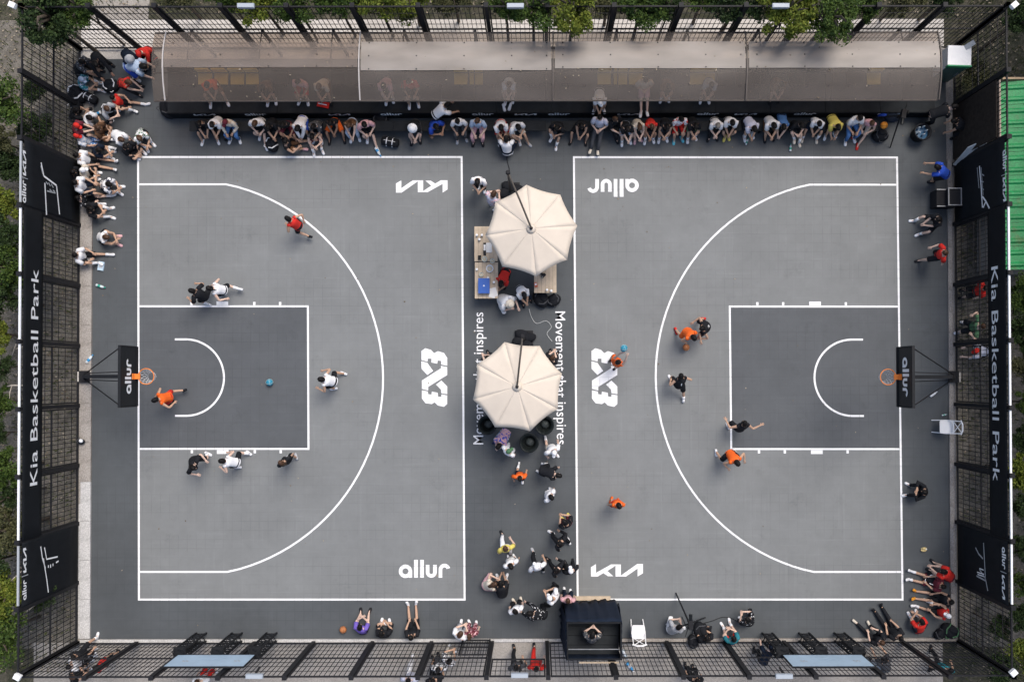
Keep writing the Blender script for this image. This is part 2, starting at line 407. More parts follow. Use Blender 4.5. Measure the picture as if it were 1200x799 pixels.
# ================================================================== PEOPLE
TONES = {'t': (.46,.29,.20), 'p': (.60,.42,.33), 'd': (.33,.19,.125)}
SKIN = {k: mat('skin ' + n, TONES[k], .55, .05, 12) for k, n in (('t','tan'),('p','pale'),('d','brown'))}
CC = {'W':(.76,.76,.77),'K':(.014,.015,.018),'G':(.36,.37,.39),'D':(.06,.062,.068),'N':(.016,.024,.06),'B':(.02,.07,.42),'J':(.07,.17,.38),'S':(.38,.47,.60),
      'R':(.58,.025,.018),'O':(.74,.12,.015),'Y':(.62,.52,.12),'T':(.02,.17,.21),'P':(.15,.10,.42),'M':(.13,.018,.03),'L':(.55,.56,.66),'E':(.60,.54,.45),
      'V':(.07,.16,.08),'H':(.12,.06,.03),'I':(.62,.36,.38),'C':(.10,.45,.55),'A':(.72,.30,.03)}
CN = {'W':'white','K':'black','G':'grey','D':'charcoal','N':'navy','B':'blue','J':'denim','S':'pale blue','R':'red','O':'orange','Y':'yellow','T':'teal','P':'purple','M':'maroon','L':'lavender','E':'cream','V':'green','H':'brown','I':'pink','C':'cyan','A':'amber'}
def cloth(k): return mat(CN[k]+' cloth', CC[k], .85, .10, 9, .25, 22)
def pattern_cloth(k, c2, scale=14.):
    nm = CN[k]+' printed cloth '+CN[c2]
    if nm in MATS: return MATS[nm]
    m = mat(nm, CC[k], .85); n = m.node_tree.nodes; l = m.node_tree.links; b = n['Principled BSDF']
    tc = n.new('ShaderNodeTexCoord'); no = n.new('ShaderNodeTexNoise'); no.inputs['Scale'].default_value = scale; no.inputs['Detail'].default_value = 1.5; l.new(tc.outputs['Object'], no.inputs['Vector'])
    cr = n.new('ShaderNodeValToRGB'); cr.color_ramp.interpolation = 'CONSTANT'; e = cr.color_ramp.elements; e[0].color = (*CC[k],1); e[1].position = .64 if k in 'KD' else .55; e[1].color = (*CC[c2],1)
    l.new(no.outputs[0], cr.inputs[0]); l.new(cr.outputs[0], b.inputs['Base Color']); return m
def wear(code): return cloth(code) if len(code) == 1 else pattern_cloth(code[0], code[1])
def shoe_mat(k): return mat(CN[k]+' shoe', CC[k], .6, .08, 20)
HAIR = {'k': mat('black hair', (.010,.009,.009), .5, .3, 40), 'b': mat('brown hair', (.06,.03,.016), .5, .3, 40), 'g': mat('grey hair', (.16,.15,.14), .6, .3, 40)}
M_EYE = mat('dark eye', (.02,.015,.012), .3); M_LIP = mat('lips', (.38,.13,.11), .5)

def ik(a, c, l1, l2, pole):
    a, c = Vector(a), Vector(c); d = c-a; D = d.length
    if D > (l1+l2)*.995: c = a + d*((l1+l2)*.995/D); d = c-a; D = d.length
    if D < .12: D = .12
    u = d.normalized(); x = (l1*l1-l2*l2+D*D)/(2*D); h = math.sqrt(max(0, l1*l1-x*x))
    p = Vector(pole); p = p-u*p.dot(u)
    if p.length < 1e-4: p = Vector((0,0,1))-u*u.z
    return a+u*x+p.normalized()*h, c
PO = {
 'stand': dict(h=.93, ln=3, fl=(.04,.11,.08), fr=(-.02,-.12,.08), hl=(.08,.27,.80), hr=(.06,-.27,.80), ref=1.3),
 'phone': dict(h=.93, ln=6, fl=(.04,.11,.08), fr=(-.02,-.12,.08), hl=(.34,.07,1.12), hr=(.33,-.08,1.10), hp=35, ref=1.3),
 'hips':  dict(h=.93, ln=4, fl=(.04,.15,.08), fr=(-.02,-.15,.08), hl=(.06,.20,1.0), hr=(.06,-.20,1.0), el=(-.3,1,0), er=(-.3,-1,0), ref=1.3),
 'walk':  dict(h=.90, ln=6, fl=(.32,.09,.08), fr=(-.36,-.09,.15), hl=(-.16,.27,.85), hr=(.24,-.26,.92), ref=1.25),
 'run':   dict(h=.86, ln=20, fl=(.30,.10,.08), fr=(-.38,-.10,.30), hl=(-.10,.30,1.0), hr=(.30,-.20,1.08), ref=1.1),
 'guard': dict(h=.80, ln=28, fl=(.06,.26,.08), fr=(-.14,-.28,.08), hl=(.36,.34,.95), hr=(.38,-.28,.90), hp=-8, ref=1.05),
 'lunge': dict(h=.80, ln=26, fl=(.22,.14,.08), fr=(-.55,-.14,.10), hl=(.26,.30,.92), hr=(.20,-.28,.85), hp=-5, ref=1.05),
 'reach': dict(h=.86, ln=24, fl=(.18,.14,.08), fr=(-.26,-.16,.08), hl=(.50,.22,.95), hr=(.30,-.24,.85), ref=1.1),
 'armup': dict(h=.90, ln=8, fl=(.06,.16,.08), fr=(-.12,-.16,.08), hl=(.32,.10,1.85), hr=(.34,-.08,1.82), hp=-15, ref=1.35),
 'wide':  dict(h=.84, ln=14, fl=(.06,.24,.08), fr=(-.10,-.24,.08), hl=(.34,.52,1.15), hr=(.06,-.60,1.15), ref=1.1),
 'bend':  dict(h=.86, ln=68, fl=(.02,.16,.08), fr=(-.1,-.16,.08), hl=(.62,.22,.42), hr=(.66,-.16,.40), ref=.95),
 'lean':  dict(h=.88, ln=48, fl=(.05,.14,.08), fr=(-.15,-.16,.08), hl=(.72,.16,.78), hr=(.70,-.20,.78), ref=1.0),
 'squat': dict(h=.34, ln=30, fl=(.12,.16,.08), fr=(.06,-.18,.08), hl=(.46,.10,.52), hr=(.46,-.10,.52), kl=(1,.5,.6), kr=(1,-.5,.6), ref=.6),
 'bench': dict(h=.50, ln=30, fl=(.46,.13,.08), fr=(.50,-.13,.08), hl=(.58,.03,.56), hr=(.58,-.03,.54), hp=5, ref=.75),
 'bench_up': dict(h=.50, ln=6, fl=(.44,.14,.08), fr=(.48,-.14,.08), hl=(.36,.13,.62), hr=(.36,-.13,.62), ref=.8),
 'bench_wide': dict(h=.50, ln=22, fl=(.52,.27,.08), fr=(.55,-.27,.08), hl=(.48,.05,.52), hr=(.48,-.05,.52), kl=(.4,.5,1), kr=(.4,-.5,1), ref=.75),
 'bench_ext': dict(h=.50, ln=-2, fl=(.92,.13,.08), fr=(.96,-.13,.08), hl=(.22,.10,.72), hr=(.22,-.10,.72), ref=.75, tp=40),
 'bench_cross': dict(h=.50, ln=20, fl=(.62,.18,.08), fr=(.50,-.06,.34), hl=(.42,.10,.62), hr=(.42,-.08,.62), ref=.75),
 'bench_one': dict(h=.50, ln=18, fl=(.75,.10,.08), fr=(.38,-.14,.08), hl=(.40,.12,.62), hr=(.38,-.12,.62), ref=.75),
 'bench_low': dict(h=.50, ln=48, fl=(.44,.15,.08), fr=(.48,-.15,.08), hl=(.66,.04,.36), hr=(.66,-.04,.34), hp=0, ref=.7),
 'knees': dict(h=.14, ln=22, fl=(.58,.15,.08), fr=(.62,-.15,.08), hl=(.52,.05,.42), hr=(.52,-.05,.40), kl=(0,.25,1), kr=(0,-.25,1), ref=.45),
 'ext':   dict(h=.14, ln=-8, fl=(.90,.14,.07), fr=(.92,-.15,.07), hl=(.30,.14,.26), hr=(.30,-.14,.26), ref=.45, tp=55),
 'ext_one': dict(h=.14, ln=2, fl=(.92,.20,.07), fr=(.50,-.12,.08), hl=(.38,.16,.35), hr=(.40,-.14,.42), kr=(0,-.3,1), ref=.45, tp=25),
 'back':  dict(h=.14, ln=-28, fl=(.86,.14,.07), fr=(.62,-.16,.08), hl=(-.42,.34,.05), hr=(-.42,-.34,.05), kr=(0,-.2,1), ref=.40, tp=45),
 'cross': dict(h=.14, ln=16, fl=(.30,-.14,.09), fr=(.36,.14,.09), hl=(.36,.08,.22), hr=(.36,-.08,.22), kl=(.2,1,.4), kr=(.2,-1,.4), ref=.45),
 'hug':   dict(h=.14, ln=38, fl=(.50,.12,.08), fr=(.52,-.12,.08), hl=(.60,.02,.30), hr=(.60,-.02,.28), kl=(0,.3,1), kr=(0,-.3,1), ref=.45, hp=10),
}
SHOE_ME, HEAD_ME = {}, {}
def shoe_mesh(k):
    if k in SHOE_ME: return SHOE_ME[k]
    mb = MB()
    prof = [(-.09,.030,.055),(-.075,.042,.10),(-.02,.045,.115),(.04,.047,.085),(.10,.052,.06),(.155,.048,.05),(.185,.026,.035)]
    rings = []
    for x, w, h in prof:
        rings.append([Vector((x, w*c, -.08 + h*z)) for c, z in ((-1,0),(-1,.55),(-.6,1),(.6,1),(1,.55),(1,0))])
    mb.loft(rings); me = mb.mesh('shoe', True); me.materials.append(shoe_mat(k)); SHOE_ME[k] = me; return me
def head_mesh(kind, key, m):
    if (kind, key) in HEAD_ME: return HEAD_ME[(kind, key)]
    mb = MB()   # head frame: x forward, z up, origin at head centre
    if kind in ('short', 'long', 'bun', 'tail'):
        rings = []
        for i in range(7):
            t = i/6; z = -.045+.175*math.sin(t*math.pi/2); r = math.cos(t*math.pi/2)
            rings.append([Vector((-.018 + (r*.108+.006)*math.cos(q)*(1 if math.cos(q) < 0 else .90), (r*.092+.004)*math.sin(q), z + (.055*(1-t) if math.cos(q) > .2 else (-.03*(1-t) if math.cos(q) < -.3 else 0)) + .005*math.sin(q*5+i))) for q in [2*math.pi*k/12 for k in range(12)]])
        mb.loft(rings)
        if kind == 'long':
            mb.loft([[Vector((-.075-.03*t+.035*math.cos(q)*(1-.3*t), (.085-.03*t)*math.sin(q), .03-.30*t)) for q in [2*math.pi*k/8 for k in range(8)]] for t in (0,.3,.6,.85,1)])
        if kind == 'tail': mb.tube([(-.10,0,.05),(-.16,0,.03),(-.19,0,-.05),(-.18,0,-.17)], [.03,.035,.03,.012], 7)
        if kind == 'bun': mb.ball((-.10,0,.10), .05, 8, 5)
    elif kind == 'cap':
        mb.loft([[Vector((-.008+.112*math.cos(t*math.pi/2)*math.cos(q), .096*math.cos(t*math.pi/2)*math.sin(q), .01+.125*math.sin(t*math.pi/2))) for q in [2*math.pi*k/12 for k in range(12)]] for t in (0,.25,.5,.75,.97)])
        mb.loft([[Vector((x, w*s_, .012+z)) for s_, z in ((-1,0),(-.5,.012),(0,.016),(.5,.012),(1,0),(.5,.004),(0,.008),(-.5,.004))] for x, w in ((.08,.078),(.13,.07),(.165,.05),(.178,.02))])
    elif kind == 'bucket':
        mb.lathe([(.168,.0),(.165,.012),(.112,.035),(.106,.10),(.095,.125),(.01,.132)], 14)
    elif kind == 'thin':
        mb.loft([[Vector((-.012+.100*math.cos(t*math.pi/2)*math.cos(q), .083*math.cos(t*math.pi/2)*math.sin(q), .0+.124*math.sin(t*math.pi/2))) for q in [2*math.pi*k/12 for k in range(12)]] for t in (0,.3,.6,.97)])
    me = mb.mesh('hair', True); me.materials.append(m); HEAD_ME[(kind, key)] = me; return me
def face_piece(kind, k):
    if (kind, k) in HEAD_ME: return HEAD_ME[(kind, k)]
    mb = MB()
    if kind == 'nose': mb.loft([[Vector((.078,.010,.03)),Vector((.078,-.010,.03)),Vector((.075,-.012,.028)),Vector((.075,.012,.028))],[Vector((.112,.014,-.022)),Vector((.112,-.014,-.022)),Vector((.078,-.018,-.03)),Vector((.078,.018,-.03))]])
    if kind == 'ear': mb.ball((0,0,0), (.02,.012,.033), 6, 4)
    if kind == 'eye': mb.ball((0,0,0), (.012,.014,.009), 6, 4)
    if kind == 'mouth': mb.ball((.084,0,-.052), (.012,.026,.008), 6, 4)
    me = mb.mesh(kind, True); me.materials.append({'eye': M_EYE, 'mouth': M_LIP}.get(kind) or SKIN[k]); HEAD_ME[(kind, k)] = me; return me
def add_face(body, HM, k):
    for kind, off in (('nose',(0,0,0)),('mouth',(0,0,0)),('ear',(-.005,.083,-.005)),('ear',(-.005,-.083,-.005)),('eye',(.083,.032,.022)),('eye',(.083,-.032,.022))):
        o = link(kind, face_piece(kind, k if kind in ('nose','ear') else ''), None, body); o.matrix_local = HM @ Matrix.Translation(off)

PENDING = []
def axes_matrix(o, f, u):
    u = u.normalized(); f = (f-u*f.dot(u)).normalized(); y = u.cross(f)
    M = Matrix((f, y, u)).transposed().to_4x4(); M.translation = o; return M
def person(px, py, face, pose, look, label, group, cat='person', mirror=False, z0=0.0, sc=None, over=None, number=None):
    """look: top colour, sleeve (n none/s short/l long), bottom colour, length (s/l), shoe colour, hair kind, hair colour, skin"""
    p = dict(PO[pose]); p.update(over or {})
    top, slv, bot, bl, sh, hk, hc, sk = look
    j = lambda a: rnd.uniform(-a, a)
    sc = sc or rnd.uniform(.91, .99)
    if mirror:
        fl = lambda v: (v[0], -v[1], v[2])
        for a, b in (('fl','fr'),('hl','hr'),('kl','kr'),('el','er')):
            va, vb = p.get(a), p.get(b)
            if vb: p[a] = fl(vb)
            else: p.pop(a, None)
            if va: p[b] = fl(va)
            else: p.pop(b, None)
    loc = G(px, py, z0 + p['ref']*sc); yaw = R(face + j(9)); h = p['h']
    # put the surveyed point over the trunk, not over the feet
    ln = R(p['ln']+j(4)); mid = .25*math.sin(ln)
    loc -= Vector((math.cos(yaw), math.sin(yaw), 0))*mid
    root_z = z0
    d = Vector((math.sin(ln), j(.05), math.cos(ln))).normalized(); Y = Vector((0,1,0)); f = Y.cross(d).normalized(); Y = d.cross(f)
    pel = Vector((0,0,h)); 
    def sp(t): return pel + d*t
    nb = sp(.50); hp = R(p.get('hp', 8)) ; hd = (d*math.cos(hp)+f*math.sin(hp)); 
    if p['ln'] > 15: hd = (hd + Vector((.25,0,.45))).normalized()
    elif p['ln'] < -5: hd = (hd + Vector((.2,0,.6))).normalized()
    hc_ = nb + hd*.19; hf = (f + Vector((0,j(.5),0)) - hd*0).normalized()
    J = {}
    for s, k in ((1,'l'),(-1,'r')):
        J['sh'+k] = sp(.45)+Y*s*.175; J['hip'+k] = pel+Vector((0,s*.09,-.03))
        hand = Vector(p['h'+k])+Vector((j(.03),j(.03),j(.03))); J['el'+k], J['wr'+k] = ik(J['sh'+k], hand, .29, .25, p.get('e'+k, (-.5,s*.8,-.5)))
        foot = Vector(p['f'+k])+Vector((j(.03),j(.025),0)); J['kn'+k], J['an'+k] = ik(J['hip'+k], foot, .44, .43, p.get('k'+k, (1,s*.25,.35)))
    # ---- body skeleton
    V, E, RR = [], [], []
    def av(c, r, par=None):
        V.append(tuple(c)); RR.append(r)
        if par is not None: E.append((par, len(V)-1))
        return len(V)-1
    i0 = av(pel, .125); i1 = av(sp(.2), .115, i0); i2 = av(sp(.38), .125, i1); i3 = av(nb+hd*.01, .058, i2); i4 = av(nb+hd*.09, .060, i3); i5 = av(hc_, .092, i4); av(hc_+hd*.085, .070, i5)
    for s, k in ((1,'l'),(-1,'r')):
        a = av(J['sh'+k], .062, i2); b = av((J['sh'+k]+J['el'+k])/2, .050, a); c = av(J['el'+k], .041, b); c2 = av(J['el'+k].lerp(J['wr'+k],.4), .042, c); w = av(J['wr'+k], .028, c2)
        dv = (J['wr'+k]-J['el'+k]).normalized(); n = Vector((0,0,-1))-dv*(-dv.z)
        n = n.normalized() if n.length > .1 else Vector((-1,0,0)); sd = n.cross(dv)*s
        pm = av(J['wr'+k]+dv*.055, .030, w)
        for q, (off, ln_) in enumerate(((-.033,.062),(-.011,.074),(.011,.078),(.033,.068))):
            b0 = J['wr'+k]+dv*.095+sd*off; e1 = av(b0, .0105, pm); e2 = av(b0+dv*ln_*.55+n*.012, .009, e1); av(b0+dv*ln_*.85+n*.04, .0075, e2)
        t1 = av(J['wr'+k]+dv*.04+sd*.045+n*.01, .012, pm); av(J['wr'+k]+dv*.085+sd*.06+n*.025, .009, t1)
        hpi = av(J['hip'+k], .092, i0); t = av((J['hip'+k]+J['kn'+k])/2, .075, hpi); kn = av(J['kn'+k], .053, t); cf = av(J['kn'+k].lerp(J['an'+k],.35), .055, kn); an = av(J['an'+k], .036, cf)
        av(J['an'+k]+Vector((.10,s*.015,-.045)), .028, an)
    me = bpy.data.meshes.new('person'); me.from_pydata(V, E, []); me.materials.append(SKIN[sk])
    body = bpy.data.objects.new('person', me); COL.objects.link(body)
    smod = body.modifiers.new('skin', 'SKIN'); smod.use_smooth_shade = True
    for i, r in enumerate(RR): me.skin_vertices[0].data[i].radius = (r, r)
    me.skin_vertices[0].data[0].use_root = True
    body.modifiers.new('sub', 'SUBSURF').levels = 1
    PENDING.append(body)
    body.location = (loc.x, loc.y, root_z); body.rotation_euler = (0,0,yaw); body.scale = (sc,)*3
    tag(body, label, cat, group)
    # ---- clothes
    def ring(c, ax, a, b, n=12, fx=f, yx=Y): return [Vector(c)+yx*(a*math.sin(2*math.pi*k/n))+fx*(b*math.cos(2*math.pi*k/n)) for k in range(n)]
    mb = MB()
    wr = lambda: 1+j(.05)
    mb.loft([ring(sp(t), d, a*wr(), b*wr()) for t, a, b in ((-.06,.178,.132),(.06,.172,.128),(.18,.172,.124),(.30,.190,.132),(.40,.205,.134),(.455,.185,.112),(.495,.105,.080),(.515,.070,.066))], caps=False)
    for s, k in ((1,'l'),(-1,'r')):
        a, b, c = J['sh'+k], J['el'+k], J['wr'+k]; a0 = a - Y*s*.05
        if slv == 's': mb.tube([a0, a, a.lerp(b,.4), a.lerp(b,.72)], [.075,.082,.080,.085], 8)
        elif slv == 'l': mb.tube([a0, a, a.lerp(b,.5), b, b.lerp(c,.5), b.lerp(c,.93)], [.075,.08,.07,.062,.056,.048], 8)
        else: mb.tube([a0, a, a.lerp(b,.10)], [.07,.075,.055], 8)
    mb.build('jersey' if slv == 'n' else 'shirt', wear(top), body, True)
    mb = MB()
    mb.loft([ring(pel+d*t, d, a*wr(), b*wr()) for t, a, b in ((.07,.166,.124),(.0,.178,.135),(-.07,.165,.125))])
    for s, k in ((1,'l'),(-1,'r')):
        a, b, c = J['hip'+k], J['kn'+k], J['an'+k]
        if bl == 's': mb.tube([a, a.lerp(b,.3), a.lerp(b,.65), a.lerp(b,.88)], [.105,.104,.096,.095], 9)
        else: mb.tube([a, a.lerp(b,.4), b, b.lerp(c,.45), b.lerp(c,.95)], [.105,.092,.074,.068,.058], 9)
    mb.build('shorts' if bl == 's' else 'trousers', wear(bot), body, True)
    if bl == 's' and sh in 'WE' and rnd.random() < .7:
        for k in 'lr':
            b, c = J['kn'+k], J['an'+k]; t0 = rnd.choice((.45,.62,.72))
            MB().tube([b.lerp(c,t0), b.lerp(c,(t0+1)/2), c], [.060 if t0 < .6 else .054, .052, .046], 8).build('sock', cloth('W'), body, True)
    if number:
        me = text_mesh('number', number, .02); w_ = me['x1']-me['x0']; c_ = sp(.30)-f*.150
        Mx = Matrix((-Y*.22, d*.24, -f)).transposed().to_4x4(); Mx.translation = c_ + Y*.22*(me['x0']+w_/2) - d*.08
        me.transform(Mx); link('number', me, M_PRINT, body)
    tp = R(p.get('tp', 0))
    for s, k in ((1,'l'),(-1,'r')):
        an = J['an'+k]; v = an-J['kn'+k]; yaw_f = R(s*rnd.uniform(4,22)); pitch = -tp if (an.z < .15) else 0
        if pose in ('run','lunge') and v.x < -.1: pitch = R(38)
        fwd = Vector((math.cos(yaw_f)*math.cos(pitch), math.sin(yaw_f)*math.cos(pitch), -math.sin(pitch)))
        up = Vector((math.sin(pitch)*math.cos(yaw_f), math.sin(pitch)*math.sin(yaw_f), math.cos(pitch)))
        o = link('shoe', shoe_mesh(sh), None, body); o.matrix_local = axes_matrix(an, fwd, up)
    HM = axes_matrix(hc_, hf, hd)
    if hk in ('cap', 'bucket'):
        o = link('cap' if hk == 'cap' else 'bucket_hat', head_mesh(hk, hc, cloth(hc)), None, body); o.matrix_local = HM
        o = link('hair', head_mesh('thin', 'k', HAIR['k']), None, body); o.matrix_local = HM @ Matrix.Translation((-.012,0,-.03)) @ Matrix.Scale(.97, 4)
    else:
        o = link('hair', head_mesh(hk, hc, HAIR[hc]), None, body); o.matrix_local = HM
    add_face(body, HM, sk)
    return body

GB = 'spectators on the front bench under the shelter'; GR = 'spectators on the raised row under the shelter'; GL_ = 'people sitting at the left end of the shelter'
GP = 'players on the left half court'; GQ = 'players on the right half court'; GM = 'people in the strip between the courts'; GF = 'people by the bottom fence'; GX = 'people along the right fence'; GO = 'people outside the bottom fence'
def row(items, group):
    for it in items:
        px, py, face, pose, look, label = it[:6]; kw = it[6] if len(it) > 6 else {}
        L = look.split(); person(px, py, face, pose, (L[0], L[1], L[2], L[3], L[4], L[5], L[6], L[7]), label, group, **kw)
# ---- front bench, left to right
row([
 (238,144,-90,'bench_wide','K s K s W short k t','person in black shirt, knees apart, at the left end of the front bench'),
 (252,143,-90,'bench','W s K l K short k t','person in white tee and black trousers, second from the left end of the front bench'),
 (268,144,-86,'bench_up','E l J l W cap M t','person in cream jacket, blue jeans and dark red cap on the front bench'),
 (302,143,-98,'bench_one','W s K s W short b p','person in white tee stretching one leg, beside the gap right of the blue jeans'),
 (317,145,-90,'bench','K s K l K short k t','person all in black with clasped tan hands behind the seated player on the floor'),
 (334,146,-80,'bench_cross','K n M s K short k d','person in black top and maroon shorts with crossed legs on the front bench'),
 (352,144,-90,'bench_low','W l B s W short k t','person in white and blue top bending forward over white socks on the front bench'),
 (370,146,-96,'bench','DG s N s W short k t','person in charcoal camouflage tee leaning toward the maroon shorts player'),
 (390,143,-90,'bench_wide','K n O s K short k d','person in black vest and orange shorts with spread legs and black shoes on the bench'),
 (411,144,-90,'bench','H n S l W long b p','person in brown top and pale jeans with white shoes on the front bench'),
 (428,145,-84,'bench_one','I s K s W short k p','person in pale pink tee with one black leg sleeve on the front bench'),
 (485,146,-90,'bench','K s D s K bucket W p','person in black tee wearing a white bucket hat on the front bench'),
 (538,143,-88,'bench_up','W s D l G short k t','person in white tee holding a pink thing on the front bench beside the standing helper'),
 (560,144,-90,'bench_up','S s I l K short b p','person in pale blue shirt with a pink bag on the lap on the front bench'),
 (587,146,-90,'bench','W s R s W short k t','person in white tee and red shorts with white socks facing the crouching physio'),
 (604,148,-70,'bench_cross','W s E s G short k t','person in white tee with tan shorts turned to the right of the crouching physio'),
 (654,148,-110,'bench_cross','K s K s W short k t','person in black top with folded tan legs at the right bench start'),
 (681,146,-90,'bench_wide','K n K s K short k t','person in black vest with white shoulder stripes and clasped hands right of the bench gap'),
 (703,143,-92,'bench_ext','L s D l E short k p','person in lavender tee with long dark trousers stretched out to the white line'),
 (720,142,-60,'bench_up','K s K l K short b p','person in black tee next to the one with outstretched trousers'),
 (734,148,-90,'bench','K s SG s W short k p','person in black top and pale patterned skirt on the front bench'),
 (748,146,-85,'bench','E n E s I long b p','pale person in tank top with crossed arms and pink shoes on the front bench'),
 (763,145,-90,'bench','R n K s W thin b d','person with shaved head in red vest and white shoes on the front bench'),
 (780,145,-90,'bench','K n D s W short k t','person in black vest and grey shorts with tan arms beside the red vest'),
 (796,142,-90,'bench_up','WR s R s C short k t','person in white tee with red print and cyan shoes on the front bench'),
 (813,144,-90,'bench','K s V s W short k t','person in black tee with crossed forearms and white socks right of the cyan shoes'),
 (839,144,-95,'bench','W s K l K short g p','grey haired person in white tee and black trousers on the front bench'),
 (856,142,-90,'bench_wide','W s K s Y short k t','person in white tee and black shorts with pale green shoes on the front bench',{'over':{'fl':(.44,.06,.08),'fr':(.44,-.06,.08)}}),
 (879,144,-80,'bench_low','L s K s W short k t','person in lavender tee resting on the knees beside the black shorts spectator'),
 (904,143,-88,'bench','W s H s K short k t','person in white tee with bowed black hair left of the blue top on the bench'),
 (917,142,-90,'bench_low','J n N l K short k p','person in blue top with pale arms joined in a V on the bench'),
 (934,146,-80,'bench_cross','K s K s E short k p','person in black tee holding papers with bare legs on the front bench'),
 (957,143,-95,'bench_wide','W s N s E short k t','person in white tee with wide tan legs left of the yellow jersey'),
 (978,143,-90,'bench_low','Y s K s W short k t','person in yellow jersey bent low on the front bench'),
 (1002,141,-80,'bench_up','W s J l W short k t','person in white tee and wide blue jeans at the right part of the bench'),
 (1018,144,-112,'bench_one','I n E s R short b p','person in pale tank top with red shoes, rightmost on the front bench'),
], GB)
row([
 (336,169,-5,'ext_one','K n H s I short k t','player in black vest on the floor by the black and white backpack'),
 (368,158,-75,'knees','D n M s W short k p','player in charcoal vest and maroon shorts sitting on the floor in front of the bench'),
 (516,130,20,'lean','W s K s K short k t','helper in white tee leaning sideways with an arm stretched along the bench'),
 (509,146,-60,'squat','B s H s K short k d','child in blue shirt crouching in front of the bench'),
 (594,172,82,'squat','W s N s W short k t','physio in white tee crouching on the floor before the white sock legs', {'over':{'hl':(.6,.2,.5),'hr':(.6,-.1,.5)}}),
], 'people on the floor before the bench')
# ---- raised row seen through the tinted roof
row([(x,y,-90,ps,lk,lb,{'z0':.5}) for x,y,ps,lk,lb in (
 (246,98,'bench_wide','O s H s W short k t','orange shirted person under the left roof panel beside the yellow seats'),
 (311,99,'bench','H s K s W short k t','brown topped person under the left roof panel right of the yellow seats'),
 (352,97,'bench_up','I s R s W short k t','pink topped person behind the tinted roof near the first seam'),
 (378,98,'bench','E s H s K short b t','cream topped person under the left roof panel near its right end'),
 (452,97,'bench','I s D s W short k p','pink shirted person behind the second roof panel at its left end'),
 (481,98,'bench_up','R s K s W short k t','red topped person under the second roof panel'),
 (596,97,'bench','W s E s W short b p','white topped person under the second roof panel with white shoes on the deck'),
 (703,112,'bench_low','W s K s W cap W t','person in white tee and white cap leaning out from under the third roof panel'),
 (756,98,'bench_ext','E s I s W short k p','cream topped person under the third roof panel dangling bare legs'),
 (782,98,'bench','H s D s W short k t','brown shirted person under the third roof panel next to the bare legs'),
 (832,97,'bench','G s K s W short k t','grey topped person under the third roof panel near its right seam'),
 (912,97,'bench','H s H s K short k t','brown topped person under the last roof panel'),
)], GR)
# ---- cluster at the left end
row([
 (94,74,-20,'bench','DG s D s K short k t','person in grey patterned shirt crouched in the far corner by the fence'),
 (113,70,-60,'lean','K l K l K short k d','person in black with a bare orange-lit arm near the top left corner'),
 (95,97,0,'knees','TS s TG s W cap S t','person in teal patterned clothes and pale blue cap by the left fence'),
 (150,66,-40,'lean','N l N l K bucket G t','person in navy with a grey bucket hat near the shelter end'),
 (169,60,-100,'bench','R l K l K cap R p','person in bright red by the end of the shelter roof'),
 (156,77,-20,'bend','S s B s W short k p','big person in pale blue shirt bent over beside the shelter end', {'sc':1.08}),
 (146,97,-25,'bench_low','RH n K l K long b p','long haired person in red patterned top and black trousers near the black backpack'),
 (137,119,-12,'ext_one','R n K s W short k t','player in bright red jersey with bare legs and white shoes near the shelter end'),
 (101,138,-25,'hug','W s K s K short k t','person in white tee curled over the knees below the striped duffel bag'),
 (89,150,0,'bench','M s K s K cap R p','person in dark maroon with a red cap against the left fence'),
 (115,152,-10,'cross','H s H s W short b t','person in brown with crossed tan legs in the middle of the left group'),
 (138,160,-30,'bench_low','W s G s W short b p','person in white and grey tee bending among the left group'),
 (163,157,-55,'hug','WV s K s W short b t','person in white tee with green print hugging the knees near the court corner'),
 (150,172,-40,'cross','K s K s W short k t','person in black with folded tan legs at the corner of the white court line'),
 (97,163,-8,'ext','WS s JW s W cap R t','person in white tee, red cap and blue print shorts with legs apart'),
 (97,186,-4,'ext','W s K s W short k t','person in white tee and black shorts with long legs stretched out by the banner'),
 (98,203,-10,'cross','E s K s W cap W t','person in white cap with folded tan arms left of the navy print tee'),
 (93,217,-15,'bench_up','W s N s K short k t','person in plain white tee in front of the banner emblem'),
 (122,216,-15,'hug','WN s N s W short k t','person in white and navy tee with round tan arms beside the court line'),
 (97,234,-5,'ext_one','KW s K s W short k p','person in black clothes with white print, legs to the right below the left banner'),
 (105,246,-10,'knees','K s K s W short k t','person in black sitting at the end of the kerb with white shoes'),
 (119,277,-3,'hug','W n K s I short b t','person in white vest with pink shoes sitting alone on the kerb'),
 (85,133,10,'hug','K s D s K short k t','person in black squeezed between the fence and the curled white tee'),
 (112,176,-10,'hug','N s K s W short k t','person in navy tee between the red cap and the long stretched legs'),
 (86,204,5,'cross','K s K s K short k d','person in black half hidden behind the white cap'),
 (124,128,-20,'squat','G s K s W short b p','person in grey tee crouching left of the bright red jersey'),
 (93,300,-12,'ext_one','W s K s W short k t','person in white tee with black hair lowest of the left group, by the packet'),
], GL_)
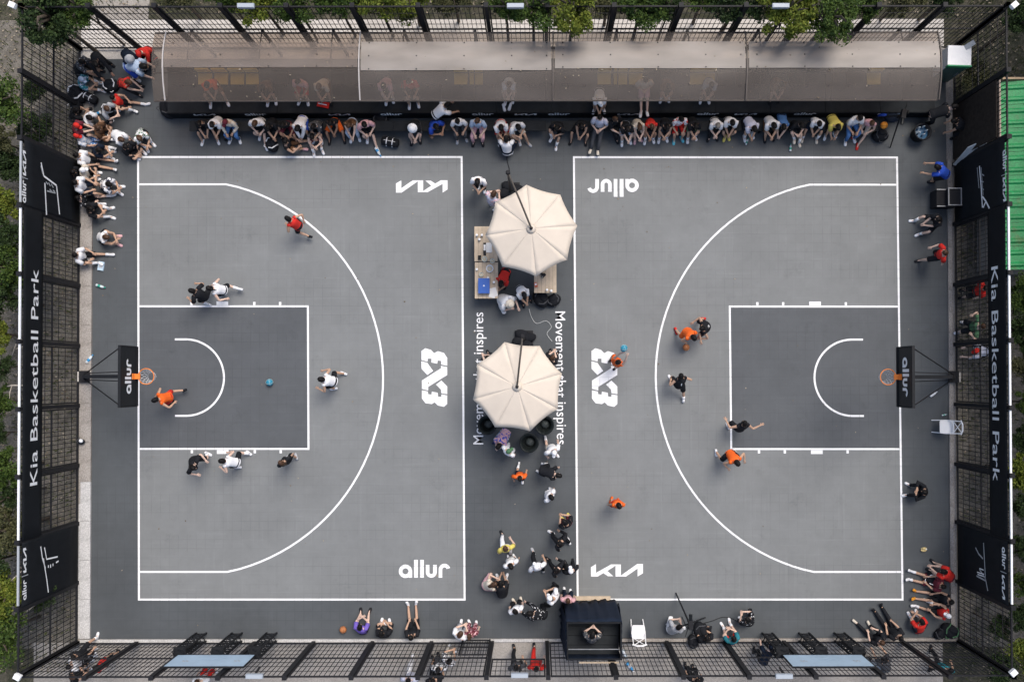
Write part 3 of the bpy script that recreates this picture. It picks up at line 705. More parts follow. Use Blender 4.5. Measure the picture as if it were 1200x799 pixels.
# ---- players
row([
 (345,262,150,'run','R n K s K short k t','player in red jersey running by the three point line, top left half court',{'mirror':True}),
 (234,345,160,'guard','K s K s W short k t','player in black tee above the left lane next to the white jersey'),
 (256,339,172,'run','W n K s W tail k p','player in white jersey lunging above the left lane, white shoe kicked back'),
 (192,466,196,'run','O n R s K short k t','player in orange jersey under the left hoop with one leg stretched back'),
 (385,446,175,'guard','W n K s W short k t','player in white jersey alone right of the left lane'),
 (226,543,-40,'guard','K s K s W short k p','player in black tee with white shoes, leftmost below the left lane',{'sc':.98}),
 (270,541,165,'guard','W n K s W short k p','player in white jersey with black knee sleeve below the left lane'),
 (333,541,120,'stand','K s K s G long b t','player in black with long brown hair, rightmost below the left lane'),
], GP)
pb = [
 (808,391,-60,'reach','O n O s R short k t','player in orange jersey with the ball hand low, beside the black number 2'),
 (826,383,200,'guard','K n K s R short k t','player in black jersey number 2 with red shoes marking the orange player',{'number':'2'}),
 (797,447,100,'lunge','K n K s W short k t','player in black jersey number 1 inside the right three point arc',{'number':'1'}),
 (869,500,100,'wide','K n K s W short k t','player in black jersey by the corner of the right lane, arms spread'),
 (859,536,-60,'guard','O n K s W short k t','player in orange jersey below the corner of the right lane'),
 (724,424,50,'armup','O n O s K short k p','player in orange jersey standing on the right 3X3 logo raising the ball'),
 (724,591,-90,'stand','O n R s O short k t','player in orange jersey alone in the lower part of the right half court'),
]
row(pb, GQ)
# ---- strip between the courts
row([
 (561,211,-90,'phone','W s K s W short k t','person in white and black tee standing above the left table'),
 (576,233,60,'phone','LI s D s W short b p','person in pale checked shirt between the left court and the upper parasol'),
 (590,324,-110,'bench_low','R s K l K short k t','person in red tee seated at the wooden table under the upper parasol'),
 (611,341,-70,'bench','W s N l K cap K t','person in white shirt and black cap leaning out below the upper parasol'),
 (591,352,-30,'squat','W s W l K bucket E p','photographer in white with a cream hat crouching below the wooden table', {'over':{'hl':(.62,.1,.5)}}),
 (578,425,140,'bench','D s K l K short k p','person mostly hidden by the left edge of the lower parasol'),
 (644,425,60,'bench','K s K l K short b p','person mostly hidden by the right edge of the lower parasol'),
 (589,513,-120,'bench_low','IB s JW l N short k p','person in pink and blue tee just below the lower parasol'),
 (595,529,40,'stand','W s W s W cap V p','person in white with a green cap below the lower parasol'),
 (647,527,-70,'walk','W s E s W cap W p','person in white with a white cap right of the round black bin'),
 (643,553,-20,'bend','K s K s W short k p','person in black bending over right of the orange child'),
 (609,558,-100,'walk','O s N s W short k t','child in orange and yellow top walking below the lower parasol', {'sc':.82}),
 (644,581,-30,'stand','W s W s W short k t','person in plain white tee below the bending one in black'),
 (665,614,130,'phone','K s M s Y short k t','person in black with a yellow bag at the right court line'),
 (657,636,140,'walk','K l K l W short k t','person in black with one white shoe out, below the yellow bag person'),
 (592,643,110,'walk','Y s W l K short b p','person in yellow tee and white trousers'),
 (598,660,-60,'stand','W s K s W short k t','person in white with black hair just below the yellow tee'),
 (630,664,100,'walk','W s K l G cap W t','person in white tee and white cap walking up between the courts'),
 (653,668,130,'walk','K l K l K short k p','person all in black, left of the black outfit with white cap'),
 (669,669,120,'stand','K l K l K cap W p','person in black with a white cap beside the court line'),
 (650,700,150,'phone','W s K l K cap W t','person in white tee and cap at the top left corner of the navy tower'),
 (666,703,80,'stand','I s N l W short b p','person in pale pink top right at the navy tower corner'),
 (573,686,30,'squat','E n I s I long b p','pale person crouching left of the black tee on the floor'),
 (588,691,100,'bench_low','K s K s W short k t','person in black tee bent over beside the pale crouching person'),
 (605,715,120,'stand','W s K s E long k p','long haired person in white and black left of the navy tower'),
 (631,719,160,'lean','KW l K l K short k p','person in black with white print leaning left of the navy tower'),
], GM)
# ---- bottom fence, inside
row([
 (423,738,90,'knees','P s K s K short k p','person in purple tee sitting by the basketball at the bottom edge'),
 (450,743,90,'cross','K s K s W short k t','person in black tee with folded bare legs between the purple tee and the white shoes'),
 (484,742,90,'ext','K s K s W short k t','person in black tee with white shoes pointing up the court, bottom edge'),
 (539,745,70,'phone','W s G s W short b p','person in white at the small gate'),
 (552,743,110,'stand','MI s MI l W bun b p','person in maroon patterned clothes at the small gate'),
 (694,748,85,'squat','DE s K l K short k p','person in dark patterned clothes crouching on the deck of the navy cloth tower',{'z0':1.75}),
 (790,737,60,'squat','G s W l W short k p','camera operator in grey shirt crouching at the tripod'),
 (827,749,95,'cross','K s K l K short k t','person in black with folded legs right of the camera operator'),
 (859,751,110,'knees','T s R s W short k p','person in teal tee and red shorts at the bottom fence'),
 (878,728,130,'squat','KW s K l W short k p','person in black tee with white print crouching at the cable end'),
 (1030,750,120,'ext_one','K s K l E short b p','person in black sitting right of the right pale board'),
 (1050,743,125,'ext','K s K l K short k t','person in black with long dark legs by the bottom right corner'),
], GF)
row([
 (86,778,20,'stand','W s K l W short k p','person in white behind the fence in the bottom left corner'),
 (92,768,60,'walk','K s K s W short k t','person in black behind the fence in the bottom left corner'),
 (85,791,10,'phone','K s K s W short b t','person in black with tan arms at the bottom left picture edge'),
 (118,780,150,'stand','R s K s K short k t','person in red behind the diagonal post, bottom left'),
 (235,797,90,'stand','W s R s W short b p','person in white and red below the left pale board'),
 (480,795,80,'walk','L s W l W short k p','person in lavender shirt outside the fence under the white shoe sitter'),
 (514,783,100,'stand','WD s D l K short k t','person in white patterned clothes outside the small gate'),
 (524,774,60,'phone','WD s E l W bun k t','person in white patterned shirt, closer to the small gate'),
 (508,796,90,'walk','K s K l K short k t','person in black leaving the picture below the small gate'),
 (605,781,100,'walk','D s K l K short k t','person in dark print outside the wide gate'),
 (628,781,90,'walk','R s R l K short k p','person in bright red outside the wide gate'),
 (898,768,70,'bend','N s K l K cap N p','person in navy bending outside the fence left of the right pale board'),
 (1037,778,110,'lean','D s G l K short k t','person in charcoal outside the fence right of the right pale board'),
 (1108,783,60,'walk','T s K l K short k t','person in dark teal outside the bottom right corner'),
 (815,796,80,'stand','K s K l K short k t','person in black outside the fence below the black folded sitter'),
], GO)
# ---- right side
row([
 (1102,131,20,'bend','K l K l K short k p','person in black bent over near the right end of the shelter'),
 (1127,147,170,'bend','K n K l K short k t','person in black vest with bare tan arms by the dark gate'),
 (1104,201,160,'lean','B s K s K short k t','person in blue shirt under the leaning grey board'),
 (1099,258,190,'bench_wide','K s K s W short k p','person in black and white sitting below the road case'),
 (1105,297,185,'walk','R s K s K short b p','person in red tee standing at the right kerb'),
 (1087,577,170,'bench_one','K l K l W short k t','person in black with white shoes sitting on the floor right of the court',{'over':{'h':.16,'fl':(.52,.2,.08),'fr':(.42,-.14,.08)}}),
 (1111,674,150,'bench_low','R s M s K short k p','person in red tee curled up at the top of the bottom right group'),
 (1100,684,172,'ext','M s M s W short k t','player in maroon shorts with white shoes, legs to the left, bottom right group'),
 (1108,703,178,'ext','K n K s A short k t','player with long bare legs and amber shoes, bottom right group'),
 (1106,718,150,'ext_one','R n K s W cap W t','player in red jersey and white cap, bottom right group'),
 (1080,735,110,'hug','R s N s W short k t','player in red tee curled up at the bottom right court corner'),
 (1147,382,180,'armup','V s K s W short b p','person in green tee with raised pale arms behind the right fence',{'over':{'hl':(.28,.36,1.45),'hr':(.28,-.36,1.45)}}),
 (1150,412,180,'lean','L s K s W cap R p','person in white shirt and red cap behind the right fence beside the hoop'),
 (1151,340,180,'stand','R s K s K short k p','person in dark red behind the right fence, half under the banner'),
], GX)
# ---- turn all skeletons into meshes in one pass
_dg = bpy.context.evaluated_depsgraph_get(); _dg.update()
_new = [bpy.data.meshes.new_from_object(o.evaluated_get(_dg)) for o in PENDING]
for o, me in zip(PENDING, _new):
    old = o.data; o.modifiers.clear(); o.data = me; me.name = 'person'
    me.polygons.foreach_set('use_smooth', [True]*len(me.polygons))
print('people', len(PENDING), 'tris', sum(len(m.polygons)*2 for m in _new))

# ================================================================== FENCE
BARM = MB().box((0,0,.5), (1,1,1)).mesh('bar')          # unit bar, scaled per piece
BARM.materials.append(M_METAL)
def ubar(name, parent, a, b, w, m=None):
    """square bar from a to b as its own object sharing one mesh"""
    a, b = Vector(a), Vector(b); d = b-a
    o = bpy.data.objects.new(name, BARM); COL.objects.link(o); o.parent = parent
    q = d.to_track_quat('Z', 'Y'); o.matrix_local = Matrix.Translation(a) @ q.to_matrix().to_4x4() @ Matrix.Diagonal((w, w, d.length, 1))
    return o
def fence(pts, inward, label, gate=None, skip=()):
    """posts at pts (on the ground), a framed panel of thin bars between each pair"""
    root = empty('fence', (pts[0][0], pts[0][1], 0), 0, label, 'fence', 'black metal fences round the court')
    o3 = Vector((pts[0][0], pts[0][1], 0))
    P = [Vector((p[0], p[1], 0))-o3 for p in pts]
    along = (P[-1]-P[0]).normalized(); inn = Vector(inward)
    for i, p in enumerate(P):
        MB().box((p.x, p.y, FH/2+.02), (.12, .12, FH+.1)).box((p.x, p.y, FH+.09), (.14,.14,.04)).build('post', M_METAL, root)
    for i in range(len(P)-1):
        a, b = P[i]+along*.10, P[i+1]-along*.10
        z0 = .06 if i not in (gate or {}) else gate[i]
        mb = MB()
        T = inn.cross(Vector((0,0,1)))*0 + inn*.022; vs = []
        for sg in (1,-1):
            for (q0, z, e) in ((a,z0,-1),(b,z0,1),(b,FH,1),(a,FH,-1)): vs.append(q0+along*.022*e+Vector((0,0,z))+T*sg)
            for (q0, z, e) in ((a,z0+.05,1),(b,z0+.05,-1),(b,FH-.05,-1),(a,FH-.05,1)): vs.append(q0+along*.022*e+Vector((0,0,z))+T*sg)
        fs = []
        for k in range(4):
            j = (k+1)%4
            fs += [(k,j,4+j,4+k),(8+j,8+k,12+k,12+j),(k,8+k,8+j,j),(4+k,4+j,12+j,12+k)]
        mb.add(vs, fs)
        mid = (a+b)/2; L = (b-a).length-.045; sz = (L, .04) if abs(along.x) > .5 else (.04, L)
        fr = mb.build('panel_frame', M_METAL, root)
        zm = 1.72 if z0 < 1 else None
        for z in ((zm,) if zm else ()):
            MB().box((mid.x, mid.y, z), (*sz, .05)).build('rail', M_METAL, fr)
        n = int(L/.135)
        off = inn*.005
        for k in range(1, n):
            q = a.lerp(b, k/n)
            ubar('bar', fr, (q.x+off.x, q.y+off.y, z0+.06), (q.x+off.x, q.y+off.y, FH-.06), .016)
        for z in (.45,.88,1.3,2.1,2.5,2.95):
            if z > z0+.1:
                s_ = a+along*.024; e_ = b-along*.024; w_ = -inn*.013
                ubar('cross_bar', fr, (s_.x+w_.x, s_.y+w_.y, z), (e_.x+w_.x, e_.y+w_.y, z), .016)
    return root
ys = [G(92.5, y).y for y in (57,125,194,264,335,405,475,545,613,682)]+[FY0]; ys[0] = FY1
xs_ = [FX0]+[G(x,752).x for x in (161,230,299,368,437,506,577,641,711,781,849,918,988,1057)]+[FX1]
fence([(FX0,y) for y in ys], (1,0,0), 'black bar fence along the left side, carrying the left banners')
fence([(FX1,y) for y in ys], (-1,0,0), 'black bar fence along the right side, carrying the right banners')
fence([(x,FY0) for x in xs_], (0,1,0), 'black bar fence along the bottom side with an open gateway', gate={7:1.85})
fence([(x,FY1) for x in xs_], (0,-1,0), 'black bar fence behind the shelter along the top side')
# small gate leaf ajar beside the gateway
gx0, gx1 = G(543,752).x, G(575,752).x
g_ = empty('gate_leaf', (gx1, FY0+.10, 0), 0, 'narrow black gate leaf swung flat against the fence beside the gateway', 'gate')
for x in (gx0-gx1, -.02): ubar('stile', g_, (x,0,.06), (x,0,1.75), .05)
for z in (.1,.9,1.7): ubar('rail', g_, (gx0-gx1+.026,0,z), (-.046,0,z), .04)
for k in range(1,11): x = (gx0-gx1)*k/11; ubar('bar', g_, (x,.0,.13), (x,0,1.67), .014)
ubar('latch', g_, (gx0-gx1-.06,.03,.95), (gx0-gx1+.04,.03,.95), .04)
# ================================================================== BANNERS
def on_banner(side, px, py, off):
    X = (FX0+off) if side < 0 else (FX1-off)
    return onX(px, py, X)
def banner_panel(side, y0, y1, z0, z1, label, hem=False):
    """cloth on the inner face of the fence with a slight sag"""
    X = FX0+.085 if side < 0 else FX1-.085
    root = empty('banner', (X, (y0+y1)/2, 0), 0, label, 'banner', 'black printed banners on the side fences')
    n, k = 24, 6; mb = MB(); vs = []
    for i in range(n+1):
        for j in range(k+1):
            y = (y1-y0)*(i/n-.5); z = z0+(z1-z0)*j/k
            vs.append((-side*(.008*math.sin(i*1.7+j*.9)*(1 if 0 < j < k else 0)), y, z))
    fs = []
    for i in range(n):
        for j in range(k):
            a = i*(k+1)+j; fs.append((a, a+k+1, a+k+2, a+1) if side < 0 else (a, a+1, a+k+2, a+k+1))
    mb.add(vs, fs); cl = mb.build('cloth', M_BANNER, root, True)
    md = cl.modifiers.new('thick', 'SOLIDIFY'); md.thickness = .004; md.offset = -1
    return root
def bframe(side, root, px0, py0, px1, py1, off=.105):
    """baseline from surveyed p0 to p1 on the banner plane, local to root"""
    a = on_banner(side, px0, py0, off)-root.location; b = on_banner(side, px1, py1, off)-root.location
    b.z = a.z = (a.z+b.z)/2; return a, b
for side in (-1, 1):
    L_ = 'left' if side < 0 else 'right'
    mir = (lambda x: x) if side < 0 else (lambda x: 1209-x)
    X = 'left' if side < 0 else 'right'
    top = banner_panel(side, ys[3]+.02, ys[2]-.02, .22, FH-.02, f'upper black banner on the {X} fence with a pale car outline' if side < 0 else 'upper black banner on the right fence beside the road case')
    lng = banner_panel(side, ys[8]+.02, ys[3]-.02, 2.42, FH-.02, f'long black banner on the {X} fence reading Kia Basketball Park')
    low = banner_panel(side, ys[9]+.02, ys[8]-.02, .22, FH-.02, f'lower black banner on the {X} fence with a pale line emblem')
    # long lettering
    if side < 0: a, b = bframe(side, lng, 44.3, 567.5, 44.3, 316)
    else: a, b = bframe(side, lng, 1162.7, 313, 1162.7, 563)
    place_text('lettering', 'Kia Basketball Park', a, b, (0,0,1), .40, M_PRINT, lng, bold=.005, lift=.0)
    # white hem along the top rail
    for r_, y0, y1 in ((lng, ys[8]+.05, ys[3]-.05),)+(((top, ys[3]+.1, ys[2]-.1),) if side < 0 else ())+((low, ys[9]+.1, ys[8]-.1),):
        MB().box((side*.07, (y0+y1)/2-r_.location.y, FH+.035), (.055, y1-y0, .05)).build('hem', M_PRINT if r_ is lng or side > 0 else M_PRINTG, r_)
    # allur | KIA on the two end banners
    def word(r_, ya0, ya1, yk0, yk1, yb, px):
        # reading direction: up the picture on the left, down it on the right
        px_ = px
        a, b = bframe(side, r_, px_, ya0, px_, ya1); gl, w = glyph_allur(); M = frame_mat((a+b)/2, b-a, (0,0,1), (b-a).length/w, (b-a).length/w); place_glyph('printed_logo', gl, M, M_PRINT, r_)
        a, b = bframe(side, r_, px_, yk0, px_, yk1); gl, w = glyph_kia(); M = frame_mat((a+b)/2, b-a, (0,0,1), (b-a).length/w, (b-a).length/w); place_glyph('printed_logo', gl, M, M_PRINT, r_)
        c = on_banner(side, px_, yb, .105)-r_.location
        MB().box(c+Vector((0,0,.08)), (.004,.025,.34)).build('divider', M_PRINTG, r_)
    if side < 0: word(top, 238.5, 212, 206.5, 177.5, 209.3, 30.6); word(low, 702, 678, 670, 641, 673.5, 31)
    else: word(top, 176.5, 202.5, 208.5, 237, 205.5, 1175.2); word(low, 640, 666, 673, 701, 669.5, 1174.2)
    def lines(r_, strokes, w=.03, m=M_PRINTG):
        for q in strokes:
            pts = [on_banner(side, x, y, .104)-r_.location for x, y in q]
            P2 = [(p.y, p.z) for p in pts]; polys = ribbon(P2, w)
            me = poly_mesh('emblem', [[Vector((pts[0].x, y, z)) for y, z in P] for P in polys]); link('emblem_line', me, m, r_)
    if side < 0:
        s5 = 80/639
        f5 = lambda L5: [[(15+x*s5, 165+y*s5) for x, y in q] for q in L5]
        lines(top, f5([[(265,205),(290,330)],[(290,330),(410,420)],[(410,425),(438,690)],[(300,395),(316,695)]]), .06, M_PRINT)
        lines(top, f5([[(262,235),(280,310)],[(310,385),(330,410)],[(335,392),(352,425)],[(360,405),(380,440)],[(320,470),(400,490)],[(345,455),(365,475)],[(375,462),(395,478)]]), .045)
        g5 = lambda L5: [[(x/5.025, 640+y/5.025) for x, y in q] for q in L5]
        lines(low, g5([[(262,5),(275,75),(340,60)],[(255,70),(275,190),(285,270)],[(240,0),(250,70),(268,130)],[(285,110),(285,125)],[(298,105),(298,125)],[(312,100),(312,115)],[(330,95),(345,85)]]), .05, M_PRINT)
    else:
        s6 = 120/738
        f6 = lambda L5: [[(1070+x*s6, 180+y*s6) for x, y in q] for q in L5]
        lines(top, f6([[(478,90),(490,230),(500,390)],[(500,310),(525,345),(550,395)],[(525,345),(505,390)]]), .06, M_PRINT)
        lines(top, f6([[(462,100),(475,250)],[(490,100),(505,300)],[(498,150),(512,160)],[(490,200),(508,205)],[(495,250),(510,262)]]), .035)
        s7 = 80/639
        f7 = lambda L5: [[(1115+x*s7, 610+y*s7) for x, y in q] for q in L5]
        lines(low, f7([[(300,205),(318,540),(340,655)],[(235,515),(320,560)],[(260,450),(320,545)],[(225,250),(255,310),(295,355)]]), .05, M_PRINTG)
        lines(low, f7([[(262,445),(300,460)],[(240,480),(305,500)],[(245,500),(315,525)]]), .035, M_PRINT)
# dark screen panel in the right fence above the upper banner
o = MB().box((FX1-.09, (ys[1]+ys[2])/2, 1.6), (.03, ys[1]-ys[2]-.25, 2.9)).build('screen_panel', mat('dark brown mesh screen', (.03,.024,.02), .9, .3, 8, .3, 30)); tag(o, 'dark brown mesh screen on the right fence above the upper banner', 'screen')
# floodlights on the fence top
def floodlight(px, py, rz, label, long=False):
    p = G(px, py, FH+.45); root = empty('floodlight', p, rz, label, 'floodlight', 'floodlights on the fence')
    w = .50 if long else .20; dd = .13 if long else .16
    MB().box((0,0,-.02), (w,dd,.10)).box((0,0,-.10), (w*.8,dd*.75,.06)).build('housing', M_WHITE if not long else mat('pale aluminium', (.33,.37,.42), .45, .08, 8), root)
    MB().box((0,-.01,.034), (w*.88,dd*.75,.008)).build('cover', M_WHITE if not long else mat('grey lamp cover', (.36,.40,.44), .4), root)
    MB().bar((0,.05,-.13), (0,.10,-.50), .05).build('bracket', M_METAL, root)
for px, py, rz, lb, lg in ((14,6,-.4,'white floodlight on the top left fence corner',False),(20,793,-.5,'white floodlight on the bottom left fence corner',False),(1189,6,.7,'white floodlight on the top right fence corner',False),(1188,788,.7,'white floodlight on the bottom right fence corner',False),
    (288,7,0,'pale floodlight on the top fence, left of the middle',True),(604,7,0,'pale floodlight at the middle of the top fence',True),(915,7,0,'pale floodlight under the leaves on the right of the top fence',True),
    (298,792,0,'grey floodlight on the bottom fence right of the left pale board',True),(609,791,0,'grey floodlight above the open gateway',True),(919,792,0,'grey floodlight on the bottom fence by the right pale board',True)):
    floodlight(px, py, rz, lb, lg)

# ================================================================== HOOPS
def hoop(side):
    root = empty('basketball_hoop', (*C2(side, -1.72, .03), 0), 0 if side < 0 else math.pi, f'{"left" if side<0 else "right"} basketball hoop with black board and orange ring', 'basketball hoop', 'basketball hoops')
    # local: x towards the court
    B = 1.72+1.2; Rg = 1.72+1.575
    MB().box((-.15,0,.07), (.30,.34,.14)).build('footing', M_CONC, root)
    MB().box((-.05,0,.16), (.36,.40,.03)).build('base_plate', M_METAL, root)
    MB().bar((-.02,0,.15), (1.25,0,2.75), .13, .13).build('mast', M_BLACK, root)
    MB().bar((1.22,0,2.72), (B-.16,0,3.42), .11, .12).build('arm', M_BLACK, root)
    for y in (-.13,.13): MB().bar((.95,y*.8,2.1), (B-.1,y*1.2,3.0), .028).build('stay', M_METAL, root)
    for y in (-1,1): MB().tube([(.12,y*.08,.5),(B-.07,y*.86,3.84)], .021, 6).build('stay', M_METAL, root)
    MB().box((B-.02,0,3.425), (.06,1.80,1.05)).build('backboard', M_GLASSY, root)
    fr = MB()
    for y in (-.90,.90): fr.box((B-.02,y,3.425), (.085,.06,1.11))
    for z in (2.90,3.95): fr.box((B-.02,0,z), (.083,1.74,.06))
    fr.build('board_frame', M_BLACK, root)
    MB().box((B-.02,0,2.86), (.12,1.84,.07)).build('padding', M_BLACK, root)
    gl, w = glyph_allur(); wd = 1.06 if side < 0 else 1.2
    # reads from inside the court, across the board face
    M = frame_mat((B+.024,0,3.28), (0,1,0), (0,0,1), wd/w, wd/w*1.15); place_glyph('board_logo', gl, M, M_PRINT, root)
    MB().box((B+.09,0,3.04), (.20,.16,.06)).box((B+.02,0,3.10), (.03,.18,.2)).build('ring_bracket', M_ORANGE, root)
    MB().tube([(Rg+.24*math.cos(t), .24*math.sin(t), 3.05) for t in [2*math.pi*k/32 for k in range(33)]], .015, 6, False).build('ring', M_ORANGE, root)
    net = MB(); levels = [(.235,3.03),(.20,2.92),(.165,2.80),(.135,2.68),(.125,2.60)]
    for k in range(12):
        for dr in (1,-1):
            pts = [(Rg+r*math.cos(2*math.pi*(k+dr*i*.5)/12), r*math.sin(2*math.pi*(k+dr*i*.5)/12), z) for i, (r, z) in enumerate(levels)]
            net.tube(pts, .0075, 4, False)
    n_ = net.build('net', M_NET, root); n_['kind'] = 'stuff'
hoop(-1); hoop(1)

# ================================================================== SHELTER, STAND AND FRONT BENCH
def roof_mat(name, tint, veil, dust):
    m = bpy.data.materials.new(name); m.use_nodes = True; n = m.node_tree.nodes; l = m.node_tree.links
    for x in list(n):
        if x.type != 'OUTPUT_MATERIAL': n.remove(x)
    out = [x for x in n if x.type == 'OUTPUT_MATERIAL'][0]
    tr = n.new('ShaderNodeBsdfTransparent'); tr.inputs[0].default_value = (*tint, 1)
    pr = n.new('ShaderNodeBsdfPrincipled'); pr.inputs['Base Color'].default_value = (*dust, 1); pr.inputs['Roughness'].default_value = .45; pr.inputs['Specular IOR Level'].default_value = .35
    tc = n.new('ShaderNodeTexCoord'); mp = n.new('ShaderNodeMapping'); mp.inputs['Scale'].default_value = (.5,1.6,1); l.new(tc.outputs['Object'], mp.inputs[0])
    no = n.new('ShaderNodeTexNoise'); no.inputs['Scale'].default_value = .8; no.inputs['Detail'].default_value = 4; no.inputs['Roughness'].default_value = .5; l.new(mp.outputs[0], no.inputs['Vector'])
    mr = n.new('ShaderNodeMapRange'); mr.inputs[1].default_value = .3; mr.inputs[2].default_value = .72; mr.inputs[3].default_value = veil[0]; mr.inputs[4].default_value = veil[1]; l.new(no.outputs[0], mr.inputs[0])
    mx = n.new('ShaderNodeMixShader'); l.new(mr.outputs[0], mx.inputs[0]); l.new(tr.outputs[0], mx.inputs[1]); l.new(pr.outputs[0], mx.inputs[2]); l.new(mx.outputs[0], out.inputs[0])
    return m
RM = [roof_mat('brown polycarbonate', (.72,.63,.555), (.30,.44), (.165,.138,.118)), roof_mat('dusty polycarbonate', (.76,.69,.62), (.36,.54), (.185,.158,.138))]
ROOFZ = 2.4
rx = [G(179,80,ROOFZ).x, G(421,80,2.5).x, G(648,80,2.5).x, G(875,80,2.5).x, G(1100.5,80,ROOFZ).x]
ryb, ryf = G(600,39,2.2).y, G(600,118,2.32).y
def roof_prof(t):      # t 0 at the back edge, 1 at the front
    return (ryb+(ryf-ryb)*t, 2.28+.06*t+.27*math.sin(math.pi*min(1,t*1.0))**.9*(1-.2*t))
sh = empty('shelter', ((rx[0]+rx[4])/2, (ryb+ryf)/2, 0), 0, 'long shelter with a curved brown see-through roof along the top fence', 'shelter')
O = sh.location
for i in range(4):
    x0, x1 = rx[i]+.02, rx[i+1]-.02; mb = MB(); N = 18; K = 10; vs = []; fs = []
    for a in range(K+1):
        for b in range(N+1):
            y, z = roof_prof(b/N); x = x0+(x1-x0)*a/K
            vs.append((x-O.x, y-O.y, z+.012*math.sin(a*1.3+b*.5+i)))
    for a in range(K):
        for b in range(N):
            q = a*(N+1)+b; fs.append((q, q+N+1, q+N+2, q+1))
    mb.add(vs, [f[::-1] for f in fs]); mb.build('roof_panel', RM[0 if i == 0 else 1], sh, True)
SM = [roof_mat('faint roof sheet', (.80,.72,.65), (.30,.48), (.34,.29,.255)), roof_mat('pale roof sheet', (.80,.74,.68), (.50,.82), (.38,.342,.305))]
SCREW = MB().lathe([(.022,0),(.02,.012),(.003,.014)], 8).mesh('screw'); SCREW.materials.append(M_METAL)
for i in range(4):
    x0, x1 = rx[i]+(.06 if i else .42), rx[i+1]-.05; t0, t1 = .17, (.555,.60,.575,.57)[i]; K, N = 12, 9; vs = []; fs = []
    def spt(a, b):
        y, z = roof_prof(t0+(t1-t0)*b/N); return (x0+(x1-x0)*a/K-O.x, y-O.y, z+.03+.006*math.sin(a*1.9+b))
    for a in range(K+1):
        for b in range(N+1): vs.append(spt(a, b))
    for a in range(K):
        for b in range(N): q = a*(N+1)+b; fs.append((q, q+N+1, q+N+2, q+1))
    rs = MB().add(vs, fs).build('roof_sheet', SM[0 if i == 0 else 1], sh, True)
    for a in (.5, 3.5, 6.5, 9.5, 11.7):
        for b in (.4, 4.6, 8.6):
            o = bpy.data.objects.new('screw', SCREW); COL.objects.link(o); o.parent = rs; o.location = Vector(spt(a, b))+Vector((0,0,.004))
M_RIB = mat('brown roof strip', (.10,.085,.075), .5, .1, 6); M_RIBP = mat('pale roof strip', (.45,.42,.40), .5, .1, 6)
for i in range(5):
    pts = [roof_prof(b/16) for b in range(17)]
    mb = MB()
    xr = rx[i] if i else rx[0]+.38
    for (y0,z0),(y1,z1) in zip(pts, pts[1:]): mb.bar((xr-O.x,y0-O.y,z0+.022), (xr-O.x,y1-O.y,z1+.022), .035, .05)
    mb.build('roof_strip', M_RIBP if i in (0,1) else M_RIB, sh)
for k in range(1, 12):                                    # support arms and posts under the roof
    x = rx[0]+(rx[4]-rx[0])*(k-.5)/11
    pts = [(x-O.x, y-O.y, z-.045) for y, z in [roof_prof(b/8) for b in range(9)]]
    MB().tube(pts, .022, 6).build('roof_rib', M_METAL, sh)
    MB().box((x-O.x, ryb+.08-O.y, 1.1), (.08,.08,2.2)).build('post', M_METAL, sh)
for t in (.0, .27, .62, 1.0):
    y, z = roof_prof(t); MB().tube([(rx[0]-O.x, y-O.y, z-.05), (rx[4]-O.x, y-O.y, z-.05)], .018 if 0 < t < 1 else .026, 6).build('roof_rail', M_METAL if t < 1 else M_RIB, sh)
# raised stand
dx0, dx1 = G(196,130,.5).x, G(1096,130,.5).x; dyb, dyf = G(600,85).y, G(600,137.5).y
st = empty('spectator_stand', ((dx0+dx1)/2, (dyb+dyf)/2, 0), 0, 'low black spectator stand under the shelter with a printed front board', 'stand')
O = st.location; M_DECK = mat('black stand deck', (.022,.025,.028), .7, .25, 3, .2, 12)
nb_ = 14
for i in range(nb_):
    x0, x1 = dx0+(dx1-dx0)*i/nb_, dx0+(dx1-dx0)*(i+1)/nb_
    MB().box(((x0+x1)/2-O.x, 0, .46), (x1-x0-.012, dyb-dyf, .05)).build('deck_panel', M_DECK, st)
    MB().box(((x0+x1)/2-O.x, dyf-dyb+ (dyb-dyf)/2-.02, .30), (x1-x0-.008, .03, .57)).build('front_board', M_BANNER, st)
for i in range(nb_+1):
    x = dx0+(dx1-dx0)*i/nb_-O.x
    for y in (-.7,.7): MB().box((x*.998, y, .215), (.05,.05,.43)).build('leg', M_METAL, st)
fy = dyf-.041
def stand_logo(gl, px, wid, m):
    g, w = gl; p = onY(px, 135, fy); p.z = .37
    M = frame_mat(p-O, (1,0,0), (0,0,1), wid/w, wid/w); o = place_glyph('printed_logo', g, M, m, st)
for k, (px, kind) in enumerate(((240,'k'),(300,'a'),(398,'k'),(459,'a'),(566,'a'),(616,'k'),(655,'a'),(736,'k'),(829,'a'),(873,'k'),(942,'a'),(1040,'k'))):
    stand_logo(glyph_allur() if kind == 'a' else glyph_kia(), px, .74, M_PRINT)
M_YEL = mat('yellow seat shell', (.55,.40,.10), .5, .08, 5); M_BSEAT = mat('black seat shell', (.02,.02,.022), .5, .08, 5)
for px in (208,222,240,259,278,296,330,396,415,433,470,500,515,540,558,577,620,640,666,685,708,727,745,800,815,830,850,870,890,932,950,975,1000,1024,1050,1075):
    yel = px in (240,259,278,296,540,558,708,727,745,815,830,1024)
    p = G(px, 92, .95); s_ = MB().box((p.x-O.x, p.y-O.y, .93), (.44,.40,.05)).box((p.x-O.x, p.y+.20-O.y, 1.13), (.44,.05,.34)).build('seat', M_YEL if yel else M_BSEAT, st)
    MB().box((p.x-O.x, p.y-O.y, .69), (.08,.3,.41)).build('seat_leg', M_METAL, s_)
